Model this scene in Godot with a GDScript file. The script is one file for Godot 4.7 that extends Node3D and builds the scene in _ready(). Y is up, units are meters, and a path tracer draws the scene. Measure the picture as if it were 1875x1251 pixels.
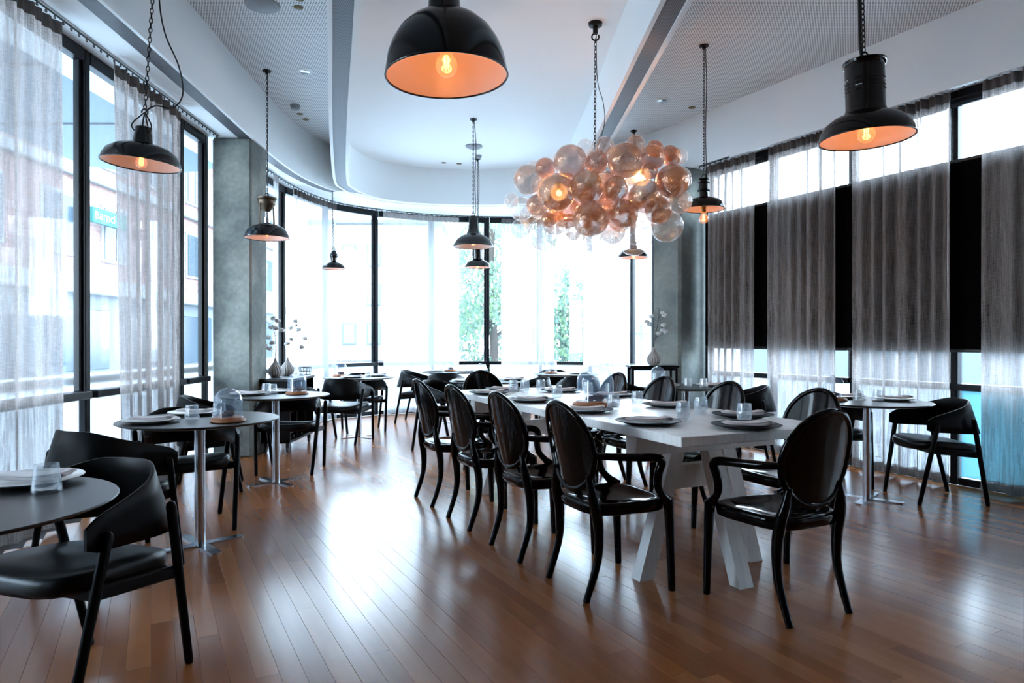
extends Node3D

# Restaurant dining room. x right, y up, the camera looks along -z; «d» below is distance into the room (z = -d).
var M := {}
var used := {}
var sg := 0
var rng := RandomNumberGenerator.new()

# ---------------------------------------------------------------- camera, sky, exposure, then everything else
func _ready() -> void:
	rng.seed = 7
	var cam := Camera3D.new()
	cam.name = "camera"
	cam.fov = 53.17
	cam.near = 0.05
	cam.far = 400.0
	cam.position = Vector3(0, 1.205, 0)
	cam.rotation.x = -atan(3.5 / 1250.0)
	add_child(cam)
	var env := Environment.new()
	env.background_mode = Environment.BG_SKY
	var sky := Sky.new()
	var sm := ProceduralSkyMaterial.new()
	sm.sky_top_color = Color(0.76, 0.89, 1.0)
	sm.sky_horizon_color = Color(0.90, 0.96, 1.0)
	sm.ground_horizon_color = Color(0.90, 0.93, 0.96)
	sm.ground_bottom_color = Color(0.75, 0.78, 0.80)
	sky.sky_material = sm
	env.sky = sky
	env.background_energy_multiplier = 27.0
	env.ambient_light_source = Environment.AMBIENT_SOURCE_SKY
	env.tonemap_mode = Environment.TONE_MAPPER_LINEAR
	env.tonemap_exposure = 1.0
	env.sdfgi_enabled = true
	env.ssao_enabled = true
	env.ssil_enabled = true
	var we := WorldEnvironment.new()
	we.name = "environment"
	we.environment = env
	add_child(we)
	materials()
	room()
	drapery()
	outside()
	tables()
	chairs()
	side_furniture()
	chandelier()
	lamps()
	ceiling_fittings()

# ---------------------------------------------------------------- helpers: shapes
func mk() -> SurfaceTool:
	var st := SurfaceTool.new()
	st.begin(Mesh.PRIMITIVE_TRIANGLES)
	return st

func P(x: float, d: float, y := 0.0) -> Vector3:
	return Vector3(x, y, -d)

func vtx(st: SurfaceTool, p: Vector3, uv: Vector2) -> void:
	st.set_uv(uv)
	st.add_vertex(p)

func grid(st: SurfaceTool, rows: Array, wrap := false, flip := false, uvs: Array = []) -> void:
	sg += 1
	st.set_smooth_group(sg)
	for i in rows.size() - 1:
		var n: int = rows[i].size()
		var m := n if wrap else n - 1
		for j in m:
			var k := (j + 1) % n
			var a: Vector3 = rows[i][j]
			var b: Vector3 = rows[i][k]
			var c: Vector3 = rows[i + 1][k]
			var e: Vector3 = rows[i + 1][j]
			var ua := Vector2(float(j) / m, float(i) / (rows.size() - 1))
			var ub := Vector2(float(j + 1) / m, ua.y)
			var uc := Vector2(ub.x, float(i + 1) / (rows.size() - 1))
			var ue := Vector2(ua.x, uc.y)
			if uvs.size():
				ua = uvs[i][j]; ub = uvs[i][k]; uc = uvs[i + 1][k]; ue = uvs[i + 1][j]
			if flip:
				vtx(st, a, ua); vtx(st, c, uc); vtx(st, b, ub)
				vtx(st, a, ua); vtx(st, e, ue); vtx(st, c, uc)
			else:
				vtx(st, a, ua); vtx(st, b, ub); vtx(st, c, uc)
				vtx(st, a, ua); vtx(st, c, uc); vtx(st, e, ue)

func tri_out(st: SurfaceTool, a: Vector3, b: Vector3, c: Vector3, inside: Vector3) -> void:
	var n := (a - c).cross(a - b)
	if n.dot((a + b + c) / 3.0 - inside) < 0.0:
		var t := b
		b = c
		c = t
	vtx(st, a, Vector2(a.x, a.z)); vtx(st, b, Vector2(b.x, b.z)); vtx(st, c, Vector2(c.x, c.z))

func quad_out(st: SurfaceTool, a: Vector3, b: Vector3, c: Vector3, e: Vector3, inside: Vector3) -> void:
	tri_out(st, a, b, c, inside)
	tri_out(st, a, c, e, inside)

# a box with chamfered edges (c = 0: plain edges), placed by xf
func box(st: SurfaceTool, size: Vector3, xf := Transform3D(), c := 0.0) -> void:
	st.set_smooth_group(-1)
	var h := size / 2.0
	c = minf(c, minf(h.x, minf(h.y, h.z)) * 0.9)
	var o := xf.origin
	var v := func(s: Vector3, axis: int) -> Vector3:
		var q := Vector3(h.x - c, h.y - c, h.z - c)
		q[axis] = h[axis]
		return xf * (q * s)
	for axis in 3:
		var b1 := (axis + 1) % 3
		var b2 := (axis + 2) % 3
		for s in [-1.0, 1.0]:
			var q := []
			for k in [[-1, -1], [1, -1], [1, 1], [-1, 1]]:
				var sgn := Vector3()
				sgn[axis] = s; sgn[b1] = k[0]; sgn[b2] = k[1]
				q.append(v.call(sgn, axis))
			quad_out(st, q[0], q[1], q[2], q[3], o)
	if c <= 0.0:
		return
	for axis in 3:
		var b1 := (axis + 1) % 3
		var b2 := (axis + 2) % 3
		for k in [[-1, -1], [1, -1], [1, 1], [-1, 1]]:
			var s1 := Vector3()
			s1[b1] = k[0]; s1[b2] = k[1]; s1[axis] = -1.0
			var s2 := s1
			s2[axis] = 1.0
			quad_out(st, v.call(s1, b1), v.call(s2, b1), v.call(s2, b2), v.call(s1, b2), o)
	for x in [-1.0, 1.0]:
		for y in [-1.0, 1.0]:
			for z in [-1.0, 1.0]:
				var s := Vector3(x, y, z)
				tri_out(st, v.call(s, 0), v.call(s, 1), v.call(s, 2), o)

func at(p: Vector3, turn := 0.0) -> Transform3D:
	return Transform3D(Basis(Vector3.UP, turn), p)

# a straight bar of rectangular section from a to b; side points along its first section axis
func bar(st: SurfaceTool, a: Vector3, b: Vector3, w: float, t: float, side := Vector3.RIGHT, c := 0.0) -> void:
	var y := (b - a).normalized()
	var z := side.cross(y).normalized()
	var x := y.cross(z).normalized()
	box(st, Vector3(w, a.distance_to(b), t), Transform3D(Basis(x, y, z), (a + b) / 2.0), c)

# sheared bar: both ends cut level, section w (along side) x t (along deep)
func leaning_bar(st: SurfaceTool, a: Vector3, b: Vector3, side: Vector3, deep: Vector3) -> void:
	st.set_smooth_group(-1)
	var o := (a + b) / 2.0
	var q := [a - side - deep, a + side - deep, a + side + deep, a - side + deep]
	var r := [b - side - deep, b + side - deep, b + side + deep, b - side + deep]
	quad_out(st, q[0], q[1], q[2], q[3], o)
	quad_out(st, r[0], r[1], r[2], r[3], o)
	for i in 4:
		var k := (i + 1) % 4
		quad_out(st, q[i], q[k], r[k], r[i], o)

func lathe(st: SurfaceTool, profile: Array, segs := 32, o := Vector3.ZERO, xf := Basis()) -> void:
	var rows := []
	for i in profile.size():
		var p = profile[i]
		var row := PackedVector3Array()
		for j in segs:
			var a := TAU * j / segs
			row.append(o + xf * Vector3(cos(a) * p[0], p[1], sin(a) * p[0]))
		rows.append(row)
		if i > 0 and i < profile.size() - 1:
			var u := Vector2(p[0] - profile[i - 1][0], p[1] - profile[i - 1][1])
			var v := Vector2(profile[i + 1][0] - p[0], profile[i + 1][1] - p[1])
			if absf(u.angle_to(v)) > 0.75:
				grid(st, rows, true)
				rows = [row]
	grid(st, rows, true)

# several lathes with sharp edges between them
func lathes(st: SurfaceTool, profiles: Array, segs := 32, o := Vector3.ZERO) -> void:
	for p in profiles:
		lathe(st, p, segs, o)

func tube(st: SurfaceTool, pts: Array, radius: Variant, segs := 8, caps := true, closed := false) -> void:
	var rows := []
	var n := pts.size()
	var first := Vector3.ZERO
	for i in n:
		var t: Vector3
		if closed:
			t = (pts[(i + 1) % n] - pts[(i + n - 1) % n]).normalized()
		else:
			t = (pts[mini(i + 1, n - 1)] - pts[maxi(i - 1, 0)]).normalized()
		if i == 0:
			first = t.cross(Vector3.UP if absf(t.y) < 0.9 else Vector3.RIGHT).normalized()
		else:
			first = (first - t * first.dot(t)).normalized()
		var second := first.cross(t)
		var row := PackedVector3Array()
		var r: float = radius[i] if radius is Array else radius
		for j in segs:
			var a := TAU * j / segs
			row.append(pts[i] + (first * cos(a) + second * sin(a)) * r)
		rows.append(row)
	if closed:
		rows.append(rows[0])
	grid(st, rows, true)
	if caps and not closed:
		for e in [0, n - 1]:
			var tip: Vector3 = pts[e]
			sg += 1
			st.set_smooth_group(sg)
			for j in segs:
				tri_out(st, tip, rows[e][j], rows[e][(j + 1) % segs], pts[1] if e == 0 else pts[n - 2])

func smooth(pts: Array, per := 6) -> Array:
	var out := []
	var n := pts.size()
	for i in n - 1:
		var a = pts[maxi(i - 1, 0)]
		var b = pts[i]
		var c = pts[i + 1]
		var e = pts[mini(i + 2, n - 1)]
		for k in per:
			out.append(b.cubic_interpolate(c, a, e, float(k) / per))
	out.append(pts[n - 1])
	return out

# a slab whose outline is a polygon of (x, d), from y0 to y1
func prism(st: SurfaceTool, poly: PackedVector2Array, y0: float, y1: float) -> void:
	st.set_smooth_group(-1)
	var t := Geometry2D.triangulate_polygon(poly)
	for i in range(0, t.size(), 3):
		var a := poly[t[i]]
		var b := poly[t[i + 1]]
		var c := poly[t[i + 2]]
		tri_out(st, P(a.x, a.y, y0), P(b.x, b.y, y0), P(c.x, c.y, y0), P(a.x, a.y, y0 + 1.0))
		tri_out(st, P(a.x, a.y, y1), P(b.x, b.y, y1), P(c.x, c.y, y1), P(a.x, a.y, y1 - 1.0))
	var cw := Geometry2D.is_polygon_clockwise(poly)
	for i in poly.size():
		var a := poly[i]
		var b := poly[(i + 1) % poly.size()]
		var n := Vector2(b.y - a.y, a.x - b.x).normalized() * (-1.0 if cw else 1.0)
		var inside := P((a.x + b.x) / 2 - n.x, (a.y + b.y) / 2 - n.y, (y0 + y1) / 2)
		quad_out(st, P(a.x, a.y, y0), P(b.x, b.y, y0), P(b.x, b.y, y1), P(a.x, a.y, y1), inside)

func offset_path(path: Array, by: float) -> Array:
	var out := []
	for i in path.size():
		var t: Vector2 = (path[mini(i + 1, path.size() - 1)] - path[maxi(i - 1, 0)]).normalized()
		out.append(path[i] + Vector2(t.y, -t.x) * by)
	return out

# a band along a path of (x, d): from path to path + w, between two heights
func band(st: SurfaceTool, path: Array, w0: float, w1: float, y0: float, y1: float) -> void:
	var a := offset_path(path, w0)
	var b := offset_path(path, w1)
	var rows := [PackedVector3Array(), PackedVector3Array(), PackedVector3Array(), PackedVector3Array()]
	for i in path.size():
		rows[0].append(P(a[i].x, a[i].y, y0)); rows[1].append(P(b[i].x, b[i].y, y0))
		rows[2].append(P(b[i].x, b[i].y, y1)); rows[3].append(P(a[i].x, a[i].y, y1))
	for k in 4:
		grid(st, [rows[k], rows[(k + 1) % 4]])
	st.set_smooth_group(-1)
	for e in [0, path.size() - 1]:
		var o: Vector3 = rows[0][1 if e == 0 else e - 1]
		quad_out(st, rows[0][e], rows[1][e], rows[2][e], rows[3][e], o)

# ---------------------------------------------------------------- helpers: nodes
func mesh_of(st: SurfaceTool) -> ArrayMesh:
	st.generate_normals()
	st.index()
	return st.commit()

func numbered(called: String) -> String:
	var n: int = used.get(called, 0)
	used[called] = n + 1
	return called if n == 0 else "%s_%03d" % [called, n]

func obj(called: String, shape: Variant, m: Material, parent: Node3D = self) -> MeshInstance3D:
	var o := MeshInstance3D.new()
	o.name = numbered(called) if parent == self else called
	o.mesh = mesh_of(shape) if shape is SurfaceTool else shape
	o.material_override = m
	parent.add_child(o, true)
	return o

func tag(o: Node3D, label: String, category: String, group := "") -> Node3D:
	o.set_meta("label", label)
	o.set_meta("category", category)
	if group:
		o.set_meta("group", group)
	return o

func thing(called: String, label: String, category: String, where := Vector3.ZERO, turn := 0.0, group := "") -> Node3D:
	var o := Node3D.new()
	o.name = numbered(called)
	add_child(o)
	o.position = where
	o.rotation.y = turn
	tag(o, label, category, group)
	return o

func struct(called: String, shape: Variant, m: Material, label: String, category := "structure") -> MeshInstance3D:
	var o := obj(called, shape, m)
	o.set_meta("kind", "structure")
	o.set_meta("label", label)
	o.set_meta("category", category)
	return o

func copy(root: Node3D, called: String, label: String, where: Vector3, turn: float, group: String) -> Node3D:
	var o: Node3D = root
	if used.get(called, 0) > 0:
		o = root.duplicate()
		o.name = numbered(called)
		add_child(o)
	else:
		used[called] = 1
		o.name = called
		add_child(o)
	o.position = where
	o.rotation.y = turn
	o.set_meta("label", label)
	if group:
		o.set_meta("group", group)
	return o

func facing(fx: float, fd: float) -> float:
	return atan2(fx, -fd)

# ---------------------------------------------------------------- materials
func mat(called: String, c: Color, rough := 0.6, metal := 0.0) -> StandardMaterial3D:
	var m := StandardMaterial3D.new()
	m.resource_name = called
	m.albedo_color = c
	m.roughness = rough
	m.metallic = metal
	M[called] = m
	return m

func noise_of(freq: float, seed_: int, octaves := 4) -> FastNoiseLite:
	var n := FastNoiseLite.new()
	n.seed = seed_
	n.frequency = freq
	n.fractal_octaves = octaves
	return n

func noise_tex(freq: float, seed_: int, lo: Color, hi: Color, size := 512, normal := 0.0) -> NoiseTexture2D:
	var t := NoiseTexture2D.new()
	t.width = size
	t.height = size
	t.seamless = true
	t.noise = noise_of(freq, seed_, 5)
	if normal > 0.0:
		t.as_normal_map = true
		t.bump_strength = normal
	else:
		var g := Gradient.new()
		g.set_color(0, lo)
		g.set_color(1, hi)
		g.set_offset(0, 0.25)
		g.set_offset(1, 0.75)
		t.color_ramp = g
	return t

func triplanar(m: StandardMaterial3D, tile: float, world := true) -> void:
	m.uv1_triplanar = true
	m.uv1_world_triplanar = world
	m.uv1_scale = Vector3.ONE / tile

func picture(w: int, h: int, f: Callable) -> ImageTexture:
	var im := Image.create(w, h, false, Image.FORMAT_RGBA8)
	for y in h:
		for x in w:
			im.set_pixel(x, y, f.call(x, y))
	return ImageTexture.create_from_image(im)

func glass(called: String, a: float, c := Color(0.8, 0.9, 0.95), spec := 0.5) -> StandardMaterial3D:
	var m := mat(called, Color(c.r, c.g, c.b, a), 0.02)
	m.transparency = BaseMaterial3D.TRANSPARENCY_ALPHA
	m.metallic_specular = spec
	return m

func wrapped(n: FastNoiseLite, x: float, y: float, w: float, h: float) -> float:
	# tileable noise in both directions
	var fx := x / w
	var fy := y / h
	var a := lerpf(n.get_noise_2d(x, y), n.get_noise_2d(x - w, y), fx)
	var b := lerpf(n.get_noise_2d(x, y - h), n.get_noise_2d(x - w, y - h), fx)
	return lerpf(a, b, fy)

func materials() -> void:
	mat("plaster", Color(0.91, 0.915, 0.91), 0.75)
	mat("dark_paint", Color(0.13, 0.13, 0.135), 0.8)
	mat("plaster_side", Color(0.87, 0.87, 0.88), 0.75)
	var perf := picture(256, 256, func(x: int, y: int) -> Color:
		var cx := fmod(x + (8.0 if (y / 16) % 2 == 1 else 0.0), 16.0) - 7.5
		var cy := fmod(y, 16.0) - 7.5
		var r := sqrt(cx * cx + cy * cy)
		var k := clampf((r - 3.6) / 1.4, 0.0, 1.0)
		return Color(0.25, 0.25, 0.26).lerp(Color(0.93, 0.935, 0.935), k))
	var pm := mat("perforated", Color.WHITE, 0.7)
	pm.albedo_texture = perf
	triplanar(pm, 0.36)
	var grille := picture(64, 64, func(x: int, y: int) -> Color:
		var cx := fmod(x, 8.0) - 3.5
		var cy := fmod(y, 8.0) - 3.5
		return Color(0.12, 0.12, 0.13) if sqrt(cx * cx + cy * cy) < 3.0 else Color(0.46, 0.46, 0.48))
	var gm := mat("grille", Color.WHITE, 0.5, 0.3)
	gm.albedo_texture = grille
	triplanar(gm, 0.09)
	var conc := mat("concrete", Color.WHITE, 0.8)
	conc.albedo_texture = noise_tex(0.006, 5, Color(0.36, 0.38, 0.365), Color(0.48, 0.495, 0.47), 512)
	conc.detail_enabled = true
	conc.detail_albedo = noise_tex(0.05, 9, Color(0.92, 0.92, 0.92, 1), Color(1, 1, 1, 1), 512)
	conc.detail_blend_mode = BaseMaterial3D.BLEND_MODE_MUL
	conc.heightmap_enabled = true
	conc.heightmap_texture = noise_tex(0.03, 13, Color.BLACK, Color.WHITE, 512)
	conc.heightmap_scale = 0.15
	triplanar(conc, 1.7)
	mat("frame", Color(0.055, 0.07, 0.09), 0.35).metallic_specular = 0.3
	mat("black_fabric", Color(0.02, 0.02, 0.025), 0.95).metallic_specular = 0.1
	glass("pane", 0.04, Color(0.75, 0.88, 0.95))
	var fr := mat("frosted", Color(0.90, 0.95, 0.99), 0.5)
	fr.backlight_enabled = true
	fr.backlight = Color(1, 1, 1)
	var fc := mat("frosted_cyan", Color(0.20, 0.50, 0.60), 0.5)
	fc.backlight_enabled = true
	fc.backlight = Color(0.63, 0.77, 0.80)
	# sheer linen: slubby upright threads, light passing between and through them
	var na := noise_of(0.22, 21, 3)
	var nb := noise_of(0.035, 22, 2)
	var nc := noise_of(0.3, 23, 2)
	var linen := picture(512, 512, func(x: int, y: int) -> Color:
		var t := wrapped(na, x, y * 0.06, 512, 512 * 0.06)
		var b := wrapped(nb, x, y * 0.12, 512, 512 * 0.12)
		var w := wrapped(nc, x * 0.08, y, 512 * 0.08, 512)
		var a := clampf(0.85 + 0.34 * t + 0.26 * b + 0.14 * w, 0.3, 0.985)
		var k := 0.92 + 0.22 * t + 0.10 * w
		return Color(k * 0.66, k * 0.625, k * 0.61, a))
	var sheer := picture(512, 512, func(x: int, y: int) -> Color:
		var t := wrapped(na, x, y * 0.05, 512, 512 * 0.05)
		var b := wrapped(nb, x, y * 0.12, 512, 512 * 0.12)
		var a := clampf(0.66 + 0.22 * t + 0.16 * b, 0.25, 0.97)
		return Color(0.78, 0.785, 0.79, a))
	for k in [["linen", 0.97, 1.0], ["sheer", 0.97, 1.0], ["linen_thick", 1.0, 0.62]]:
		var lm := mat(k[0], Color(k[2], k[2], k[2], k[1]), 0.95)
		lm.albedo_texture = sheer if k[0] == "sheer" else linen
		lm.transparency = BaseMaterial3D.TRANSPARENCY_ALPHA
		lm.backlight_enabled = true
		lm.backlight = Color(0.95, 0.95, 0.95) if k[0] != "linen_thick" else Color(0.6, 0.6, 0.6)
		lm.metallic_specular = 0.1
	M.linen_thick.transparency = BaseMaterial3D.TRANSPARENCY_DISABLED
	# timber floor
	var n1 := noise_of(0.09, 31, 4)
	var n2 := noise_of(0.010, 32, 2)
	var timber := picture(256, 1024, func(x: int, y: int) -> Color:
		var b := wrapped(n2, x, y * 0.35, 256, 1024 * 0.35)
		var k := clampf(0.93 + 0.06 * b, 0.5, 1.1)
		return Color(minf(k * 0.98, 1.0), k * 0.88, k * 0.8))
	var n3 := noise_of(0.02, 33, 5)
	var n4 := noise_of(0.011, 34, 2)
	var scuff := picture(512, 512, func(x: int, y: int) -> Color:
		var v := 0.84 + 0.16 * wrapped(n3, x, y, 512, 512) + 0.14 * wrapped(n4, x, y, 512, 512)
		return Color(clampf(v, 0, 1), clampf(v, 0, 1), clampf(v, 0, 1)))
	M["scuff"] = scuff
	var tones := [Color(0.66, 0.46, 0.29), Color(0.62, 0.42, 0.26), Color(0.58, 0.385, 0.24), Color(0.70, 0.50, 0.33), Color(0.64, 0.435, 0.265), Color(0.60, 0.40, 0.25)]
	for i in tones.size():
		var wm := mat("floor_%d" % i, tones[i], 0.34)
		wm.albedo_texture = timber
		wm.uv1_offset = Vector3(0.17 * i, 0.31 * i, 0)
		wm.roughness = 0.23
		wm.metallic_specular = 0.50
	mat("joint", Color(0.13, 0.085, 0.06), 0.8)
	# furniture
	var bw := mat("black_wood", Color(0.035, 0.036, 0.04), 0.40)
	bw.metallic_specular = 0.22
	bw.heightmap_enabled = true
	bw.heightmap_texture = timber
	bw.heightmap_scale = 0.05
	triplanar(bw, 0.5, false)
	var tt := mat("black_top", Color(0.045, 0.045, 0.05), 0.34)
	tt.metallic_specular = 0.40
	tt.heightmap_enabled = true
	tt.heightmap_texture = timber
	tt.heightmap_scale = 0.05
	triplanar(tt, 0.5, false)
	mat("black_leather", Color(0.03, 0.033, 0.04), 0.36).metallic_specular = 0.33
	mat("black_gloss", Color(0.008, 0.008, 0.009), 0.09).metallic_specular = 0.30
	mat("chrome", Color(0.78, 0.79, 0.81), 0.22, 1.0)
	mat("black_metal", Color(0.035, 0.035, 0.038), 0.45, 0.2)
	var wp := mat("white_timber", Color.WHITE, 0.30)
	wp.albedo_texture = picture(256, 512, func(x: int, y: int) -> Color:
		var k := 0.955 + 0.05 * wrapped(n1, x, y * 0.06, 256, 512 * 0.06) + 0.04 * wrapped(n2, x, y, 256, 512)
		return Color(k, k, k * 0.99))
	wp.heightmap_enabled = true
	wp.heightmap_texture = timber
	wp.heightmap_scale = 0.05
	triplanar(wp, 0.7, false)
	mat("plate_white", Color(0.86, 0.86, 0.85), 0.25)
	mat("plate_dark", Color(0.07, 0.085, 0.13), 0.5).metallic_specular = 0.25
	mat("napkin", Color(0.84, 0.81, 0.81), 0.9)
	mat("napkin_fold", Color(0.74, 0.70, 0.70), 0.9)
	glass("tumbler", 0.05, Color(0.82, 0.88, 0.92), 0.8).metallic = 0.10
	glass("cut_glass", 0.05, Color(0.80, 0.86, 0.90), 0.8).metallic = 0.20
	glass("dome_glass", 0.05, Color(0.62, 0.77, 0.92), 0.8).metallic = 0.12
	var oak := mat("oak", Color(0.66, 0.46, 0.29), 0.5)
	oak.albedo_texture = timber
	triplanar(oak, 0.4, false)
	mat("bread", Color(0.30, 0.18, 0.11), 0.85)
	mat("bread_light", Color(0.46, 0.30, 0.19), 0.85)
	# lamps
	mat("enamel", Color(0.018, 0.018, 0.02), 0.14)
	mat("enamel_inside", Color(0.86, 0.80, 0.75), 0.35)
	mat("iron", Color(0.06, 0.06, 0.062), 0.5, 0.5)
	mat("bronze", Color(0.30, 0.25, 0.20), 0.4, 0.8)
	mat("rubber", Color(0.02, 0.02, 0.02), 0.6)
	mat("brass", Color(0.5, 0.38, 0.2), 0.4, 0.9)
	glass("bulb_glass", 0.05, Color(1.0, 0.85, 0.6))
	var fl := mat("filament", Color(1.0, 0.7, 0.35), 0.5)
	fl.emission_enabled = true
	fl.emission = Color(1.0, 0.62, 0.28)
	fl.emission_energy_multiplier = 9.0
	var bg := mat("bulb_glow", Color(1.0, 0.85, 0.6), 0.5)
	bg.emission_enabled = true
	bg.emission = Color(1.0, 0.80, 0.52)
	bg.emission_energy_multiplier = 14.0
	var fg := mat("frosted_globe", Color(1.0, 0.90, 0.74, 0.06), 0.9)
	fg.transparency = BaseMaterial3D.TRANSPARENCY_ALPHA
	fg.backlight_enabled = true
	fg.backlight = Color(1, 1, 1)
	var swirl := noise_tex(0.012, 41, Color.BLACK, Color.WHITE, 256, 14.0)
	for k in [["bubble_clear", 0.04, Color(0.80, 0.84, 0.86), 0.17], ["bubble_amber", 0.20, Color(0.74, 0.54, 0.38), 0.42], ["bubble_smoke", 0.10, Color(0.68, 0.61, 0.55), 0.30]]:
		var bm := glass(k[0], k[1], k[2], 0.7)
		bm.metallic = k[3]
		bm.roughness = 0.06
		bm.normal_enabled = true
		bm.normal_texture = swirl
		bm.normal_scale = 0.35
		bm.uv1_scale = Vector3(2, 1, 1)
	mat("ceiling_disc", Color(0.55, 0.56, 0.57), 0.5)
	mat("bronze_disc", Color(0.42, 0.36, 0.24), 0.5, 0.4)
	mat("white_disc", Color(0.92, 0.92, 0.92), 0.4)
	mat("ceramic", Color(0.62, 0.59, 0.57), 0.6)
	mat("cotton", Color(0.93, 0.93, 0.92), 0.95)
	M.cotton.backlight_enabled = true
	M.cotton.backlight = Color(0.8, 0.8, 0.8)
	mat("twig", Color(0.17, 0.10, 0.075), 0.8)
	mat("bottle_glass", Color(0.02, 0.035, 0.03), 0.08)
	# outside
	mat("asphalt", Color(0.60, 0.61, 0.62), 0.9)
	var br := mat("brick_wall", Color.WHITE, 0.9)
	br.albedo_texture = picture(128, 128, func(x: int, y: int) -> Color:
		var row := y / 16
		var xx := (x + (16 if row % 2 == 1 else 0)) % 32
		var joint := y % 16 < 2 or xx < 2
		var k := 0.9 + 0.2 * n3.get_noise_2d((x / 32) * 90 + row * 31, row * 57)
		return Color(0.48, 0.45, 0.44) if joint else Color(0.45 * k, 0.33 * k, 0.31 * k))
	triplanar(br, 1.2)
	mat("render_pale", Color(0.44, 0.45, 0.46), 0.9)
	mat("render_grey", Color(0.31, 0.33, 0.35), 0.9)
	mat("far_glass", Color(0.16, 0.21, 0.25), 0.15).metallic_specular = 0.3
	mat("sign_green", Color(0.13, 0.34, 0.32), 0.6).metallic_specular = 0.2
	mat("hazy_glass", Color(0.40, 0.46, 0.50), 0.4).metallic_specular = 0.2
	mat("sign_white", Color(0.95, 0.95, 0.95), 0.5)
	mat("canopy", Color(0.46, 0.52, 0.56), 0.8)
	mat("bark", Color(0.25, 0.2, 0.16), 0.9)
	for k in [["leaf", Color(0.34, 0.46, 0.24)], ["leaf_dark", Color(0.22, 0.36, 0.25)], ["leaf_dry", Color(0.55, 0.50, 0.34)]]:
		var l := mat(k[0], k[1], 0.6)
		l.backlight_enabled = true
		l.backlight = Color(0.5, 0.5, 0.5)
	mat("post_blue", Color(0.36, 0.44, 0.50), 0.6)

# ---------------------------------------------------------------- the room
const SILL := 0.84
const HEAD := 3.20
const SOFFIT := 3.27
const TOP := 3.865
const COFFER := 3.80

func left_x(d: float) -> float:       # inner face of the window wall with the linen curtains
	return -3.02 - 0.031 * (d - 4.5)

func right_x(d: float) -> float:      # inner face of the window wall with the blinds
	return 3.23 - 0.53 * (d - 6.52)

func bay_path() -> Array:
	return [Vector2(-3.12, 7.42), Vector2(-3.06, 9.2), Vector2(-2.78, 10.3), Vector2(-2.17, 10.95), Vector2(-1.32, 11.38), Vector2(-0.41, 11.55), Vector2(0.48, 11.52), Vector2(1.28, 11.2), Vector2(1.83, 10.5), Vector2(1.95, 9.5), Vector2(1.86, 8.45)]

# one glazed bay from a to b: posts are parts of it, so are panes and sills
func window_bay(number: int, a: Vector2, b: Vector2, sill_depth: float, first_post: bool, lower: Material, label: String, transom := 0.0) -> void:
	var o := Node3D.new()
	o.name = "window_%d" % number
	add_child(o)
	o.set_meta("kind", "structure")
	o.set_meta("label", label)
	o.set_meta("category", "window")
	var along := P(b.x, b.y) - P(a.x, a.y)
	var len := along.length()
	along = along.normalized()
	var out := along.cross(Vector3.UP)          # either side; corrected below
	var mid := P((a.x + b.x) / 2, (a.y + b.y) / 2)
	if out.dot(mid - P(0, 6)) < 0:
		out = -out
	var bs := Basis(along, Vector3.UP, along.cross(Vector3.UP))
	var A := P(a.x, a.y)
	var B := P(b.x, b.y)
	for e in ([A, B] if first_post else [B]):
		var st := mk()
		box(st, Vector3(0.06, SOFFIT, 0.075), Transform3D(bs, e + Vector3(0, SOFFIT / 2, 0) + out * 0.035), 0.006)
		obj("mullion", st, M.frame, o)
		st = mk()
		box(st, Vector3(0.03, HEAD - SILL, 0.045), Transform3D(bs, e + Vector3(0, (HEAD + SILL) / 2, 0) + out * 0.045 + along * (0.046 if e == A else -0.046)), 0.004)
		obj("glazing_bead", st, M.frame, o)
	var rails := [["head", 0.09, HEAD + 0.025, 0.075], ["bottom_rail", 0.06, 0.03, 0.075]]
	if transom > 0.0:
		rails.append(["transom", 0.05, transom, 0.08])
	for r in rails:
		var st := mk()
		box(st, Vector3(len - 0.07, r[1], r[3]), Transform3D(bs, mid + Vector3(0, r[2], 0) + out * 0.035), 0.005)
		obj(r[0], st, M.frame, o)
	var sl := mk()
	box(sl, Vector3(len - 0.06, 0.055, 0.075 + sill_depth), Transform3D(bs, mid + Vector3(0, SILL - 0.0275, 0) + out * (0.035 - sill_depth / 2)), 0.006)
	obj("window_sill", sl, M.frame, o)
	var pn := mk()
	box(pn, Vector3(len - 0.08, HEAD - SILL - 0.06, 0.008), Transform3D(bs, mid + Vector3(0, (HEAD + SILL) / 2 - 0.01, 0) + out * 0.045))
	obj("glass_pane", pn, M.pane, o)
	var lw := mk()
	box(lw, Vector3(len - 0.08, SILL - 0.12, 0.008), Transform3D(bs, mid + Vector3(0, SILL / 2 + 0.005, 0) + out * 0.045))
	obj("lower_pane", lw, lower, o)

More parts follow.
